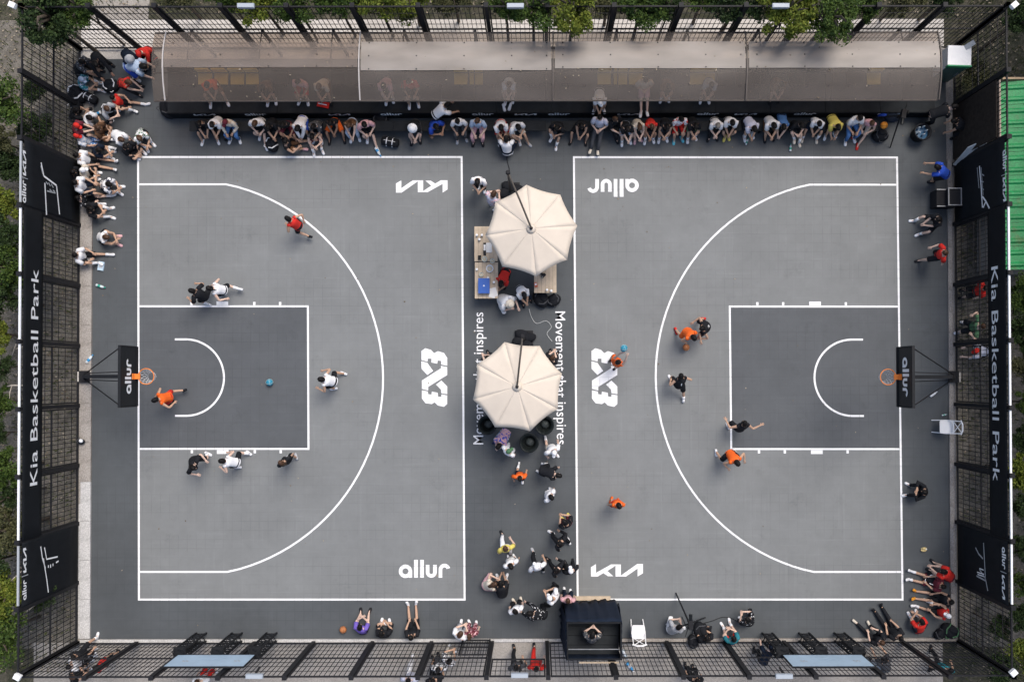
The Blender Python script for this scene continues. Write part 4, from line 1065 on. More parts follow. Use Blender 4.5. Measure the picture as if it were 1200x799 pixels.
# front bench on the court floor
for a, b, lb in ((222,640,'long black front bench left of the middle gap under the shelter'),(645,1030,'long black front bench right of the middle gap under the shelter')):
    p0, p1 = G(a,148,.42), G(b,148,.42); be = empty('bench', ((p0.x+p1.x)/2, p0.y, 0), 0, lb, 'bench', 'front benches')
    L = p1.x-p0.x; n = 7
    for i in range(n):
        MB().box((-L/2+L*(i+.5)/n, 0, .41), (L/n-.01, .34, .05)).build('seat', M_DECK, be)
        for y in (-.13,.13): MB().box((-L/2+L*(i+.5)/n, y, .19), (.05,.05,.38)).build('leg', M_METAL, be)

# ================================================================== PARASOLS
def parasol(px, py, a0, mx, my, label, arm_ang):
    ZC, ZE, RAD = 2.78, 2.40, 1.455
    c = G(px, py, ZC); m_ = G(mx, my, 0)
    root = empty('parasol', (m_.x, m_.y, 0), 0, label, 'parasol', 'cream parasols between the courts')
    o = Vector((c.x-m_.x, c.y-m_.y, 0))
    def P(ang, t):
        return o + Vector((math.cos(ang)*RAD*t, math.sin(ang)*RAD*t, ZC-(ZC-ZE)*(t**1.25)))
    for k in range(8):
        A, B = R(a0+45*k), R(a0+45*(k+1)); mb = MB(); vs = []; fs = []; N, K = 8, 6
        for i in range(N+1):
            t = .03+.97*i/N
            for j in range(K+1):
                u = j/K; p = P(A,t).lerp(P(B,t), u); s_ = 4*u*(1-u)
                d_ = (p-o); d_.z = 0
                p = p - d_*(.036*s_*t**6) - Vector((0,0,.003*s_*t)); vs.append(p)
        for i in range(N):
            for j in range(K):
                q = i*(K+1)+j; fs.append((q, q+1, q+K+2, q+K+1)[::-1])
        mb.add(vs, [f[::-1] for f in fs]); pn = mb.build('canopy_panel', M_CANVAS, root, True)
        md = pn.modifiers.new('thick', 'SOLIDIFY'); md.thickness = .004; md.offset = -1
        mb = MB(); mb.tube([P(A,.05)-Vector((0,0,.035)), P(A,.55)-Vector((0,0,.03)), P(A,.99)-Vector((0,0,.02))], .011, 5); mb.build('rib', M_STEEL, root)
    MB().lathe([(.14,-.02),(.15,.02),(.07,.06),(.01,.07)], 12, o+Vector((0,0,ZC))).build('crown_vent', M_CANVAS, root, True)
    MB().lathe([(.05,0),(.055,.06),(.03,.10),(.005,.11)], 10, o+Vector((0,0,ZC+.06))).build('hub', M_METAL, root)
    M_ARM = mat('dark bronze parasol pole', (.075,.065,.055), .4, .1, 6, metal=.4)
    MB().tube([(0,0,.08),(0,0,2.95)], .04, 8).build('mast', M_ARM, root)
    e = o+Vector((0,0,ZC+.15)); MB().tube([Vector((0,0,2.88)), Vector((0,0,2.9)).lerp(e,.5)+Vector((0,0,.16)), e], .030, 8).build('arm', M_ARM, root)
    MB().lathe([(.065,2.80),(.07,2.84),(.07,2.96),(.05,3.0)], 10).build('slider', M_METAL, root)
    MB().box((0,0,.04), (.62,.62,.05)).build('base_plate', M_METAL, root)
    for q in range(4):
        t0 = q*1.571+.4; w_ = MB(); cx_, cy_ = .20*math.cos(t0), .20*math.sin(t0)
        w_.loft([[Vector((cx_+(.24+.02*math.sin(3*t+q))*g_*math.cos(t), cy_+(.17+.02*math.cos(2*t+q))*g_*math.sin(t), .07+z_)) for t in [2*math.pi*k/12 for k in range(12)]] for z_, g_ in ((0,.8),(.04,1),(.10,.95),(.14,.6),(.145,.2))]); w_.build('weight_bag', cloth('K'), root, True)
    return root
parasol(622.5, 268, 96, 598.5, 225, 'upper cream parasol with its arm reaching to the upper left, over the wooden tables', 0)
parasol(606, 453, 106, 614, 398, 'lower cream parasol over the court lettering, arm pointing up', 0)

# ================================================================== TABLES AND WHAT STANDS ON THEM
def table(x0, y0, x1, y1, label):
    a, b = G(x0, y1, .75), G(x1, y0, .75); c = (a+b)/2; w, d = b.x-a.x-.02, b.y-a.y-.02
    root = empty('table', (c.x, c.y, 0), 0, label, 'table', 'wooden tables under the upper parasol')
    n = 6
    for i in range(n):
        MB().box((-w/2+w*(i+.5)/n, 0, .735+rnd.uniform(-.002,.002)), (w/n-.006, d, .03)).build('plank', M_WOOD, root)
    for sx in (-1,1):
        for sy in (-1,1): MB().box((sx*(w/2-.06), sy*(d/2-.06), .36), (.05,.05,.72)).build('leg', M_METAL, root)
    for sy in (-1,1): MB().box((0, sy*(d/2-.06), .69), (w-.18,.03,.05)).build('apron', M_METAL, root)
    return root
table(555.5, 265, 583.5, 306.5, 'pale wooden table left of the upper parasol, upper one with cutlery and papers')
table(556, 307, 584, 350, 'pale wooden table left of the upper parasol, lower one with the blue crate')
table(625.5, 300, 652.5, 343.5, 'pale wooden table right of the red tee, half under the upper parasol')
TZ = .752
def put(name, px, py, z, builder, label, cat, rz=0, group=None):
    p = G(px, py, z); root = empty(name, p, rz, label, cat, group); builder(root); return root
def crate(r):
    mb = MB(); w, d, h = .36, .48, .16; M_ = mat('blue plastic', (.02,.09,.36), .4, .06, 8)
    MB().box((0,0,.012), (w,d,.02)).build('bottom', M_, r)
    for s in (-1,1): MB().box((s*(w/2-.01),0,h/2+.012), (.02,d,h)).build('side', M_, r); MB().box((0,s*(d/2-.01),h/2+.012), (w-.042,.02,h)).build('side', M_, r)
    MB().box((0,0,h+.026), (w+.02,d+.02,.02)).build('lid', M_, r)
    MB().box((0,0,h+.039), (.06,.02,.004)).box((0,0,h+.0395), (.02,.06,.004)).build('emblem', M_PRINT, r)
put('storage_crate', 567.5, 335.5, TZ, crate, 'blue plastic crate with a small white cross on the lower left table', 'crate')
def tub(m, r=.09, h=.07):
    return lambda q: (MB().lathe([(r*.75,0),(r,h),(r*1.08,h+.005),(r*.9,h-.006),(r*.7,.012),(.01,.012)], 12).build('bowl', m, q, True), MB().ball((0,0,h*.5), (r*.75,r*.75,h*.35), 8, 5).build('content', mat('food', (.55,.48,.36), .8, .3, 30), q, True))
M_CLEARP = mat('pale plastic', (.62,.66,.60), .25, .05, 6)
for px, py, r, lb in ((574,315,.12,'large pale bowl beside the red tee person'),(568,304,.085,'small pale bowl above the larger one on the left table'),(564,322,.07,'greenish bowl above the blue crate'),(577,306,.075,'pale bowl nearest the parasol edge')):
    put('bowl', px, py, TZ, tub(M_CLEARP if r < .1 else M_WHITE, r), lb, 'bowl', 0, 'bowls on the left table')
def papers(n):
    def f(q):
        for i in range(n): 
            o = MB().box((0,0,0), (.21,.30,.003)).build('sheet', mat('paper', (.72,.70,.66), .8), q); o.location = (rnd.uniform(-.03,.03), rnd.uniform(-.03,.03), .003+.0045*i); o.rotation_euler.z = rnd.uniform(-.3,.3)
    return f
put('papers', 572, 290, TZ, papers(3), 'loose white papers on the upper left table', 'papers'); put('papers', 578, 343, TZ, papers(2), 'white papers right of the blue crate', 'papers')
def cup(m): return lambda q: (MB().lathe([(.028,0),(.038,.10),(.041,.102),(.034,.098),(.026,.012),(.003,.012)], 10).build('cup', m, q, True), MB().lathe([(.040,.104),(.042,.112),(.03,.116),(.003,.116)], 10).build('lid', M_WHITE, q, True))
for px, py, lb in ((559,276,'small dark cup at the top left of the upper table'),(562,281,'dark cup second from the top on the upper table'),(565,276,'dark cup beside the upper table edge cups'),(559,316,'pale cup on the left edge of the lower table'),(572,326,'pale cup between the bowls and the blue crate'),(641,340,'white cup at the lower edge of the right table'),(646,341,'white cup at the lower right corner of the right table'),(579,331,'white cup by the red tee person')):
    put('cup', px, py, TZ, cup(M_BSEAT if py < 290 else M_WHITE), lb, 'cup', 0, 'cups on the wooden tables')
def tray(q): MB().box((0,0,.012), (.09,.42,.02)).build('case', M_BSEAT, q); MB().box((0,.05,.028), (.07,.20,.01)).build('lid', M_STEEL, q)
put('pencil_case', 568, 292, TZ, tray, 'long dark case beside the papers on the upper left table', 'case')
def blk(q): MB().box((0,0,.03), (.10,.14,.06)).build('body', M_BSEAT, q); MB().box((0,0,.064), (.08,.11,.008)).build('screen', M_GLASSY, q)
put('card_reader', 562, 302, TZ, blk, 'small black device at the seam of the left tables', 'device')
def camera_body(q):
    MB().box((0,0,.05), (.15,.09,.10)).box((0,-.01,.115), (.06,.06,.03)).build('body', M_BSEAT, q); MB().tube([(0,.045,.05),(0,.16,.05)], [.04,.045], 10).build('lens', M_GLASSY, q); MB().box((-.055,-.01,.108), (.03,.03,.015)).build('dial', M_STEEL, q)
put('camera', 637, 323, TZ, camera_body, 'black camera on the right wooden table', 'camera', .8)
def redpack(q): MB().box((0,0,.03), (.09,.16,.06)).build('packet', mat('red packet', (.55,.13,.07), .6, .2, 20), q); MB().box((0,.02,.063), (.06,.06,.004)).build('print', M_PRINT, q)
put('snack_packet', 628, 334, TZ, redpack, 'reddish snack packet on the left edge of the right table', 'packet', .3)

# ================================================================== BAGS, BINS, BOTTLES, BALLS
def backpack(main, trim):
    def f(q):
        mb = MB(); mb.loft([[Vector((.20*a*math.cos(t)*(1 if math.cos(t)<0 else .85), .25*a*math.sin(t), z)) for t in [2*math.pi*k/12 for k in range(12)]] for z, a in ((0,.8),(.04,1),(.14,1.02),(.22,.85),(.26,.4))]); mb.build('body', main, q, True)
        MB().loft([[Vector((.06+.10*a*math.cos(t), .17*a*math.sin(t), z)) for t in [2*math.pi*k/10 for k in range(10)]] for z, a in ((.20,1),(.26,.95),(.285,.5))]).build('pocket', main, q, True)
        for s in (-1,1): MB().tube([(-.12,s*.10,.24),(-.02,s*.17,.27),(.10,s*.14,.25),(.17,s*.10,.16)], .018, 5).build('strap', trim, q)
        MB().tube([(-.20,-.05,.18),(-.24,0,.22),(-.20,.05,.18)], .012, 5).build('handle', trim, q)
    return f
BK = cloth('K'); BG = cloth('D'); WT = cloth('W')
GBAG = 'bags lying about the court edge'
for px, py, rz, tr, sc, lb in ((320,170,.4,'W',1.1,'black and white backpack on the floor in front of the front bench'),(447,144,1.2,'D',1.3,'black bag beside the pale pink tee on the bench'),(132,102,1.9,'W',1.15,'black backpack with one white stripe near the shelter end'),(128,131,.3,'W',1.05,'black backpack behind the red jersey player'),(634,350,.5,'D',1.35,'black backpack at the lower edge of the right table'),(648,352,2.0,'D',1.1,'black bag right of the table backpack'),
    (1089,677,.2,'W',1.0,'dark bag at the top of the bottom right group'),(1111,737,1.0,'V',1.25,'dark green bag in the bottom right corner'),(1100,741,2.2,'D',.9,'small dark bag by the bottom right corner'),(1030,160,1.5,'D',1.1,'black bag under the orange cap at the right end of the bench'),(93,112,.7,'W',1.4,'black bag with white straps by the left fence'),(200,128,.2,'D',1.5,'round black bag at the left end of the stand'),
    (101,85,.3,'D',1.5,'big black bag in the top left corner'),(345,133,.5,'D',1.0,'black bag on the stand edge behind the bench'),(92,125,.1,'W',1.1,'black bag with white print beside the curled white tee'),(180,70,.6,'R',1.0,'black and red bag by the shelter end'),(820,737,.3,'D',1.2,'black bag in front of the folded black sitter'),(812,750,.0,'D',1.0,'flat black bag against the bottom fence')):
    o = put('backpack', px, py, 0.005, backpack(BK, cloth(tr)), lb, 'bag', rz, GBAG); o.scale = (sc,)*3
def duffel(q):
    MB().tube([(-.30,0,.15),(-.27,0,.15),(-.15,0,.16),(.15,0,.16),(.27,0,.15),(.30,0,.15)], [.08,.14,.155,.155,.14,.08], 12).build('body', BK, q, True)
    for x in (-.10,.10): MB().tube([(x,-.158,.15),(x,-.08,.30),(x,0,.327),(x,.08,.30),(x,.158,.15)], .016, 5).build('strap', WT, q)
    MB().box((0,0,.318), (.40,.015,.008)).build('zip', M_STEEL, q)
put('duffel_bag', 107, 116, .005, duffel, 'black duffel bag with white stripes in the left group', 'bag', -.5, GBAG)
put('duffel_bag', 458, 168, .005, duffel, 'black and white duffel bag alone on the floor by the blue bottle', 'bag', -.2, GBAG)
def bottle(c1, c2, stand=False):
    def f(q):
        L = [(0,.0,0),(0,0,.0)]
        prof = [(.028,0),(.033,.01),(.033,.15),(.022,.185),(.014,.20)]
        b = MB().lathe(prof, 10).build('body', c1, q, True); c = MB().lathe([(.016,.20),(.017,.235),(.003,.24)], 8).build('cap', c2, q, True)
        lb = MB().lathe([(.0338,.05),(.0345,.055),(.0345,.11),(.0338,.115)], 10).build('wrap', c2, q, True)
        if not stand:
            for o in (b, c, lb): o.rotation_euler = (0, math.pi/2, 0); o.location = (-.1,0,.036)
    return f
M_BBL = mat('blue bottle plastic', (.05,.28,.55), .25); M_BWH = mat('clear bottle plastic', (.60,.66,.68), .2); M_BGR = mat('green bottle plastic', (.03,.30,.22), .3)
for px, py, rz, a, b, lb, s_ in ((443,178,-1.0,M_BWH,M_BBL,'blue capped bottle lying near the left court line',1.5),(118,335.5,-.3,M_BWH,M_BGR,'green and white bottle lying by the left kerb',1.4),(105.5,421,.9,M_BWH,M_BBL,'blue and white bottle lying by the left hoop',1.5),(875,167,1.2,M_BWH,M_BGR,'small pale bottle standing before the black shoes on the right bench',1.0),(926,174,1.5,M_BWH,M_BGR,'pale green bottle on the floor by bare feet',1.1),(738,780,-.9,M_BBL,M_WHITE,'pale blue bottle beyond the fence right of the navy tower',1.6),(732,765,-1.1,M_BWH,M_WHITE,'clear bottle beyond the fence below the white chair',1.6),(1106,486,.2,M_BWH,M_BGR,'tiny green bottle above the white chair on the right',.8),(1093,462,.6,M_WHITE,M_WHITE,'white bottle under the right hoop arm',1.2),(117,133,.3,M_WHITE,M_BBL,'blue and white bottle beside the red jersey player',1.4)):
    o = put('bottle', px, py, .004, bottle(a, b), lb, 'bottle', rz, 'drink bottles on the ground'); o.scale = (s_,)*3
def bin_(q):
    M_ = mat('black bin bag', (.016,.02,.02), .35, .3, 8, .6, 6)
    MB().lathe([(.24,0),(.27,.5),(.30,.62),(.33,.60),(.31,.64),(.25,.60),(.21,.30),(.01,.28)], 18).build('bin', M_, q, True)
    MB().tube([(.305*math.cos(t),.305*math.sin(t),.635+.012*math.sin(5*t)) for t in [2*math.pi*k/24 for k in range(25)]], .022, 6, False).build('rim', M_, q, True)
    MB().ball((.03,.02,.32), (.16,.15,.10), 9, 5).build('rubbish', mat('rubbish', (.05,.06,.06), .6, .6, 9), q, True)
for px, py, lb in ((620,519,'round black bin in the open below the lower parasol'),(571,498,'round black bin half under the left edge of the lower parasol'),(638,498,'round black bin half under the right edge of the lower parasol')):
    o = put('litter_bin', px, py, .62, bin_, lb, 'bin', 0, 'black bins round the lower parasol'); o.location.z = .003
def ball(m, ms):
    def f(q):
        MB().ball((0,0,0), .12, 16, 10).build('ball_skin', m, q, True)
        for rot in ((0,0,0),(math.pi/2,0,0),(0,math.pi/2,0)):
            o = MB().tube([(.1195*math.cos(t), .1195*math.sin(t), 0) for t in [2*math.pi*k/24 for k in range(25)]], .004, 4, False).build('seam', ms, q); o.rotation_euler = rot
    return f
M_BALLO = mat('orange ball leather', (.42,.16,.06), .55, .08, 20, .2, 80); M_BALLT = mat('teal ball leather', (.03,.22,.32), .5, .1, 20); M_BALLS = mat('ball seam', (.03,.02,.02), .6); M_SEAMW = mat('pale ball seam', (.5,.55,.5), .6)
for px, py, z, m, s_, lb in ((402,737.5,.125,M_BALLO,M_BALLS,'orange basketball on the floor left of the purple tee'),(315.8,448,.135,M_BALLT,M_SEAMW,'teal basketball in the middle of the left lane'),(731,408,1.98,M_BALLT,M_SEAMW,'teal basketball raised by the orange player on the 3X3 logo'),(1036,147,.60,mat('bright orange ball', (.75,.28,.03), .5),M_BALLS,'bright orange ball at the right end of the front bench'),(804,407,.25,M_BALLO,M_BALLS,'brown basketball low beside the orange jersey near the arc')):
    put('basketball', px, py, z, ball(m, s_), lb, 'basketball', 0, 'basketballs').rotation_euler = (.5,.3,.2)
def packet(m): return lambda q: (MB().box((0,0,.03), (.19,.30,.06)).build('packet', m, q), MB().box((0,.02,.063), (.13,.16,.005)).build('print', M_PRINTG, q))
put('tissue_packet', 119, 312, .004, packet(mat('pale blue packet', (.45,.58,.68), .5, .15, 12)), 'pale blue packet on the floor beside the lowest left sitter', 'packet', -.15)
def crumpled(q):
    mb = MB(); mb.ball((0,0,.06), (.11,.08,.06), 9, 6); mb.v = [tuple(Vector(v)*rnd.uniform(.8,1.2)) for v in mb.v]; mb.build('wrapper', mat('yellow wrapper', (.62,.48,.22), .6, .2, 20), q)
    MB().box((.05,.02,.12), (.05,.03,.01)).build('print', M_PRINT, q)
put('food_wrapper', 1082, 643, .004, crumpled, 'crumpled yellow wrapper on the floor above the bottom right group', 'wrapper')
def toy(q):
    MB().ball((0,0,.10), (.12,.10,.10), 9, 6).build('body', BK, q, True); MB().ball((.04,.03,.20), .07, 8, 5).build('lens_cap', M_PRINT, q, True); MB().tube([(-.1,-.1,.05),(-.16,.02,.10),(-.08,.14,.06)], .016, 5).build('strap', BG, q)
put('camera_bag', 97, 517, .06, toy, 'small black camera bag with a pale disc on the left kerb', 'bag')

# ================================================================== CHAIRS, TRIPODS, BOOTH, BOARDS, CABINET
def chair(px, py, face, label):
    p = G(px, py, .45); r = empty('white_chair', (p.x, p.y, 0), R(face), label, 'chair', 'white folding chairs')
    mb = MB(); mb.loft([[Vector((x, w*s_, .45+z)) for s_, z in ((-1,0),(-1,.03),(1,.03),(1,0))] for x, w in ((-.23,.20),(-.1,.225),(.15,.22),(.23,.19))]); mb.build('seat', M_WHITE, r)
    for s_ in (-1,1):
        MB().tube([(.30,s_*.20,0),(.0,s_*.225,.44),(-.30,s_*.20,.88)], .018, 6).build('leg', M_WHITE, r); MB().tube([(-.30,s_*.19,0),(.18,s_*.205,.42)], .016, 6).build('leg', M_WHITE, r)
    MB().tube([(-.30,-.24,.86),(-.335,-.1,.90),(-.335,.1,.90),(-.30,.24,.86)], [.022,.028,.028,.022], 6).build('top_rail', M_WHITE, r)
    MB().tube([(-.16,-.20,.62),(-.17,0,.62),(-.16,.20,.62)], .02, 6).build('back_rail', M_WHITE, r)
    for s_ in (-1,1): MB().tube([(-.165,-s_*.17,.64),(-.31,s_*.17,.87)], .013, 5).build('cross_slat', M_WHITE, r)
chair(748, 740, 90, 'white folding chair with crossed back right of the navy cloth tower')
chair(1109, 500, 180, 'white folding chair with crossed back at the right kerb below the hoop')
def tripod(px, py, z, face, label, big=True):
    p = G(px, py, z); r = empty('camera_tripod', (p.x, p.y, 0), R(face), label, 'tripod', 'camera tripods')
    for k in range(3):
        a = R(120*k+20); MB().tube([(.05*math.cos(a),.05*math.sin(a),1.15),(.75*math.cos(a),.75*math.sin(a),.02)], [.03,.022], 6).build('leg', M_BLACK, r)
    MB().tube([(0,0,.95),(0,0,1.35)], .03, 8).build('column', M_BLACK, r); MB().box((0,0,1.37), (.12,.12,.06)).build('head', M_BLACK, r)
    MB().box((.02,0,1.47), (.30,.14,.15)).build('camera_body', M_BSEAT, r); MB().tube([(.17,0,1.47),(.36,0,1.47)], [.05,.06], 10).build('lens', M_GLASSY, r)
    MB().tube([(-.08,.06,1.38),(-.42,.14,1.25)], .013, 5).build('pan_handle', M_BLACK, r)
    MB().box((-.05,.12,1.52), (.12,.02,.09)).build('monitor', M_GLASSY, r)
tripod(806, 727, .9, 90, 'black camera tripod in front of the grey shirted operator')
tripod(1052, 138, 1.0, -100, 'black camera tripod at the right end of the shelter')
def cable(name, pts, m, label, r=.012):
    P = [G(x, y, .018) for x, y in pts]; c = P[0]; sm = []
    for i in range(len(P)-1):
        p0, p1, p2, p3 = P[max(i-1,0)], P[i], P[i+1], P[min(i+2,len(P)-1)]
        for k in range(8):
            t = k/8; sm.append(.5*((2*p1)+(p2-p0)*t+(2*p0-5*p1+4*p2-p3)*t*t+(3*p1-p0-3*p2+p3)*t**3)-c)
    sm.append(P[-1]-c); o = MB().tube(sm, r, 5).build(name, m); o.location = c; tag(o, label, 'cable')
cable('power_cable', [(799,722),(803,732),(800,738),(812,729),(822,730),(835,727),(846,723),(857,724),(866,729)], M_BLACK, 'thin black cable from the tripod to the black tee at the bottom')
cable('power_cable', [(620,362),(623,372),(629,379),(640,376),(646,383),(641,391),(647,400)], mat('pale cable', (.42,.43,.42), .6), 'pale looping cable between the two parasols')
cable('power_cable', [(596,215),(597,200),(594,185),(598,172),(592,150)], M_BLACK, 'dark cable from the upper parasol to the shelter')
# cloth wrapped camera tower
TZT = 2.36
tw0, tw1, twf, twb = G(659.5,0).x, G(719.5,0).x, G(0,707).y, G(0,749).y
bo = empty('camera_tower', ((tw0+tw1)/2, (twf+twb)/2, 0), 0, 'tall dark navy cloth wrapped tower with a person on its deck, bottom edge', 'tower')
O = bo.location
def drape(a, b, z0, z1, name, thick=.012, wav=.03, ph=0):
    a, b = Vector(a), Vector(b); d = (b-a).normalized(); n = Vector((d.y, -d.x, 0)); N = 30; K = 6; mb = MB(); rings = []
    for i in range(N+1):
        p = a.lerp(b, i/N); e_ = math.sin(math.pi*min(1,max(0,i/N)))**.3; col = []
        for j in range(K+1):
            t = j/K; w = wav*(1.25-t)*(math.sin(i*1.1+ph+1.5*t)+.6*math.sin(i*2.3+ph-2*t)+.8*math.sin(t*7+i*.25))*e_ + .10*(1-t)
            col.append(p+n*w+Vector((0,0,z0+(z1-z0)*t)))
        rings.append(col+[c-n*thick for c in reversed(col)])
    mb.loft(rings); return mb.build(name, M_NAVY, bo, True)
C4 = [(tw0-O.x,twf-O.y,0),(tw1-O.x,twf-O.y,0),(tw1-O.x,twb-O.y,0),(tw0-O.x,twb-O.y,0)]
drape(C4[1], C4[0], .03, TZT, 'front_cloth', ph=.3); drape(C4[2], C4[1], .03, TZT, 'side_cloth', ph=1.1); drape(C4[0], C4[3], .03, TZT, 'side_cloth', ph=2.2); drape(C4[3], C4[2], .03, TZT, 'back_cloth', ph=3.)
W_, D_ = tw1-tw0, twf-twb
for i in range(4):
    MB().box((0, -D_/2+D_*(i+.5)/4, 1.72), (W_-.10, D_/4-.012, .05)).build('deck_board', M_DECK, bo)
for x in (-1,1):
    for y in (-1,1): MB().tube([(x*(W_/2-.05),y*(D_/2-.05),0),(x*(W_/2-.05),y*(D_/2-.05),TZT+.03)], .025, 7).build('scaffold_pole', M_METAL, bo)
for y in (-1,1): MB().tube([(-W_/2+.03,y*(D_/2-.04),TZT+.02),(W_/2-.03,y*(D_/2-.04),TZT+.02)], .025, 7).build('top_rail', M_BLACK, bo)
for x in (-1,1): MB().tube([(x*(W_/2-.04),-D_/2+.06,TZT+.022),(x*(W_/2-.04),D_/2-.06,TZT+.022)], .025, 7).build('top_rail', M_BLACK, bo)
MB().tube([(-W_/2+.06,-D_/2+.30,2.2),(W_/2-.06,-D_/2+.30,2.2)], .016, 6).build('cross_rail', M_STEEL, bo)
MB().box((.15, -D_/2-.07, TZT-.02), (1.25,.03,.07)).build('back_batten', M_WOOD, bo)
MB().box((.0, D_/2+.16, .03), (W_*.8,.14,.05)).build('foot_board', M_WOOD, bo)
# pale boards on the bottom fence, each with three lattice stands
def board(x0, x1, label, sgn):
    a, b = G(x0,746.5), G(x1,746.5); zb, zt = 1.96, 3.14; w = b.x-a.x
    r = empty('notice_board', ((a.x+b.x)/2, a.y, 0), 0, label, 'board', 'pale blue boards on black lattice stands')
    M_ = mat('pale blue board', (.36,.48,.60), .5, .10, 2); mid = (zb+zt)/2
    MB().box((0,0,mid), (w,.03,zt-zb)).build('panel', M_, r)
    for z in (zb,zt): MB().box((0,-.003,z), (w+.05,.05,.035)).build('frame_rail', M_BLACK, r)
    for s_ in (-1,1): MB().box((s_*(w/2+.02),-.003,mid), (.035,.046,zt-zb-.04)).build('frame_stile', M_BLACK, r)
    for fx in (-.34,.32):
        for k in range(4): MB().box((w*fx+.055*k, .018, mid+.03+.04*(k%2)), (.03,.004,.10)).build('printed_mark', M_PRINTG, r)
    for k, (wd, dz) in enumerate(((.7,.02),(.55,-.10),(.9,-.28))): MB().box((-.02,.018,mid+dz), (wd,.004,.018)).build('printed_line', mat('blue grey print', (.24,.33,.42), .6), r)
    for fx in (-.49,.0,.49):
        x = w*fx + (-.02 if fx else 0); f_ = None
        for dx in (-.17,.17):
            for y in (-.11,.15): 
                o = MB().box((x+dx,y,zb/2-.02), (.05,.05,zb-.04)).build('stand_post', M_BLACK, r); f_ = f_ or o
        for k in range(7):
            z = .12+.28*k
            for y in (-.11,.15): MB().box((x,y,z), (.288,.03,.035)).build('rung', M_BLACK, f_)
            for dx in (-.17,.17): MB().bar((x+dx,-.085,z+.02),(x+dx,.125,z+.24),.022).build('brace', M_BLACK, f_)
            MB().bar((x-.145,.15,z+.02),(x+.145,.15,z+.24),.022).build('brace', M_BLACK, f_)
        MB().box((x,.06,zb-.10),(.40,.34,.05)).build('stand_top', M_BLACK, r)
board(236, 320, 'pale blue board on three black lattice stands, left one at the bottom', -1)
board(899, 985, 'pale blue board on three black lattice stands, right one at the bottom', 1)
# white and green cabinet
p = G(1124, 66, 1.62); cb = empty('cabinet', (p.x, p.y, 0), R(-2), 'white and green cabinet right of the shelter roof', 'cabinet')
w, d, h = .76, .66, 1.62
M_GRN = mat('green cabinet trim', (.02,.26,.10), .5, .05, 5); M_DGRN = mat('dark green cabinet door', (.05,.10,.085), .4, .1, 5)
MB().box((0,0,h/2), (w-.04,d-.04,h-.06)).build('body', M_WHITE, cb); MB().box((0,0,h), (w,d,.06)).build('lid', M_WHITE, cb); MB().box((0,-d/2-.004,h-.02), (w+.02,.04,.17)).build('trim', M_GRN, cb)
MB().box((0,-d/2+.006,h/2-.06), (w-.10,.02,h-.3)).build('door', M_DGRN, cb); MB().box((.24,-d/2-.02,.9), (.03,.04,.3)).build('handle', M_STEEL, cb); MB().box((-w/2+.01,.05,1.1), (.03,.16,.2)).build('vent', M_BSEAT, cb)
MB().bar((.15,.25,h), (.42,.42,h+.15), .16,.04).build('awning_arm', M_PRINTG, cb)
# leaning pale grey board
q0, q1, q2 = G(1117,193,.25), G(1156,163,2.1), G(1157,181,1.4)
lb_ = empty('leaning_board', G(1130,182,0), 0, 'pale grey board leaning across the upper right banner', 'board')
c = lb_.location; P4 = [q0-c, G(1134,173,1.5)-c, q1-c, q2-c, G(1141,197,.7)-c]
nv = (P4[1]-P4[0]).cross(P4[3]-P4[0]).normalized()*.02
mb = MB(); mb.v = [tuple(v+nv) for v in P4]+[tuple(v-nv) for v in P4]; mb.f = [(0,1,2,3,4),(9,8,7,6,5)]+[(i,(i+1)%5,(i+1)%5+5,i+5) for i in range(5)]
mb.build('sheet', mat('pale grey board', (.56,.58,.58), .6, .15, 25), lb_); MB().bar(P4[0]+nv*1.5, P4[4].lerp(P4[3],1)+nv*1.5, .03).build('edge_strip', M_STEEL, lb_)
# road case with silver edging
p = G(1113, 231, .7); rc = empty('road_case', (p.x, p.y, 0), 0, 'black road case with silver edging at the right kerb', 'case')
MB().box((.14,0,.40), (.42,.56,.72)).build('body', M_BSEAT, rc); MB().box((-.22,0,.30), (.30,.56,.50)).build('lid', M_BSEAT, rc)
for s_ in (-1,1):
    MB().box((.14,s_*.28,.77), (.46,.035,.035)).build('edge_trim', M_STEEL, rc); MB().box((.14+s_*.21,0,.772), (.035,.52,.035)).build('edge_trim', M_STEEL, rc); MB().box((-.22,s_*.28,.56), (.30,.03,.03)).build('edge_trim', M_STEEL, rc)
for x in (-.05,.32):
    for y in (-.22,.22): MB().lathe([(.035,0),(.035,.05),(.01,.05)],8,(x,y,-.0)).build('castor', M_BLACK, rc)
# drinks tub
def tubb(q):
    MB().lathe([(.24,0),(.27,.46),(.30,.48),(.25,.48),(.22,.12),(.01,.10)], 16).build('tub', M_BSEAT, q, True); MB().lathe([(.235,.30),(.01,.31)], 14).build('ice_water', mat('blue liner', (.01,.09,.19), .3), q)
    for k in range(5): MB().lathe([(.035,.28),(.035,.44),(.015,.48),(.015,.52),(.002,.52)], 8, (.14*math.cos(k*1.25), .14*math.sin(k*1.25)+.05, 0)).build('bottle', M_BWH, q, True)
o = put('drinks_tub', 1079, 156, .3, tubb, 'black tub with blue liner and white bottles at the right end of the stand', 'tub'); o.location.z = .004
# blue jacket on a crate
jk = put('jacket', 1045, 138, .5, lambda q: (MB().ball((0,0,.0), (.26,.18,.10), 10, 6).build('cloth', cloth('N'), q, True), MB().tube([(-.2,.05,.04),(-.34,.12,-.05),(-.42,.05,-.16)], [.07,.06,.045], 7).build('sleeve', cloth('B'), q, True)), 'crumpled navy and blue jacket beside the bright orange ball', 'jacket')
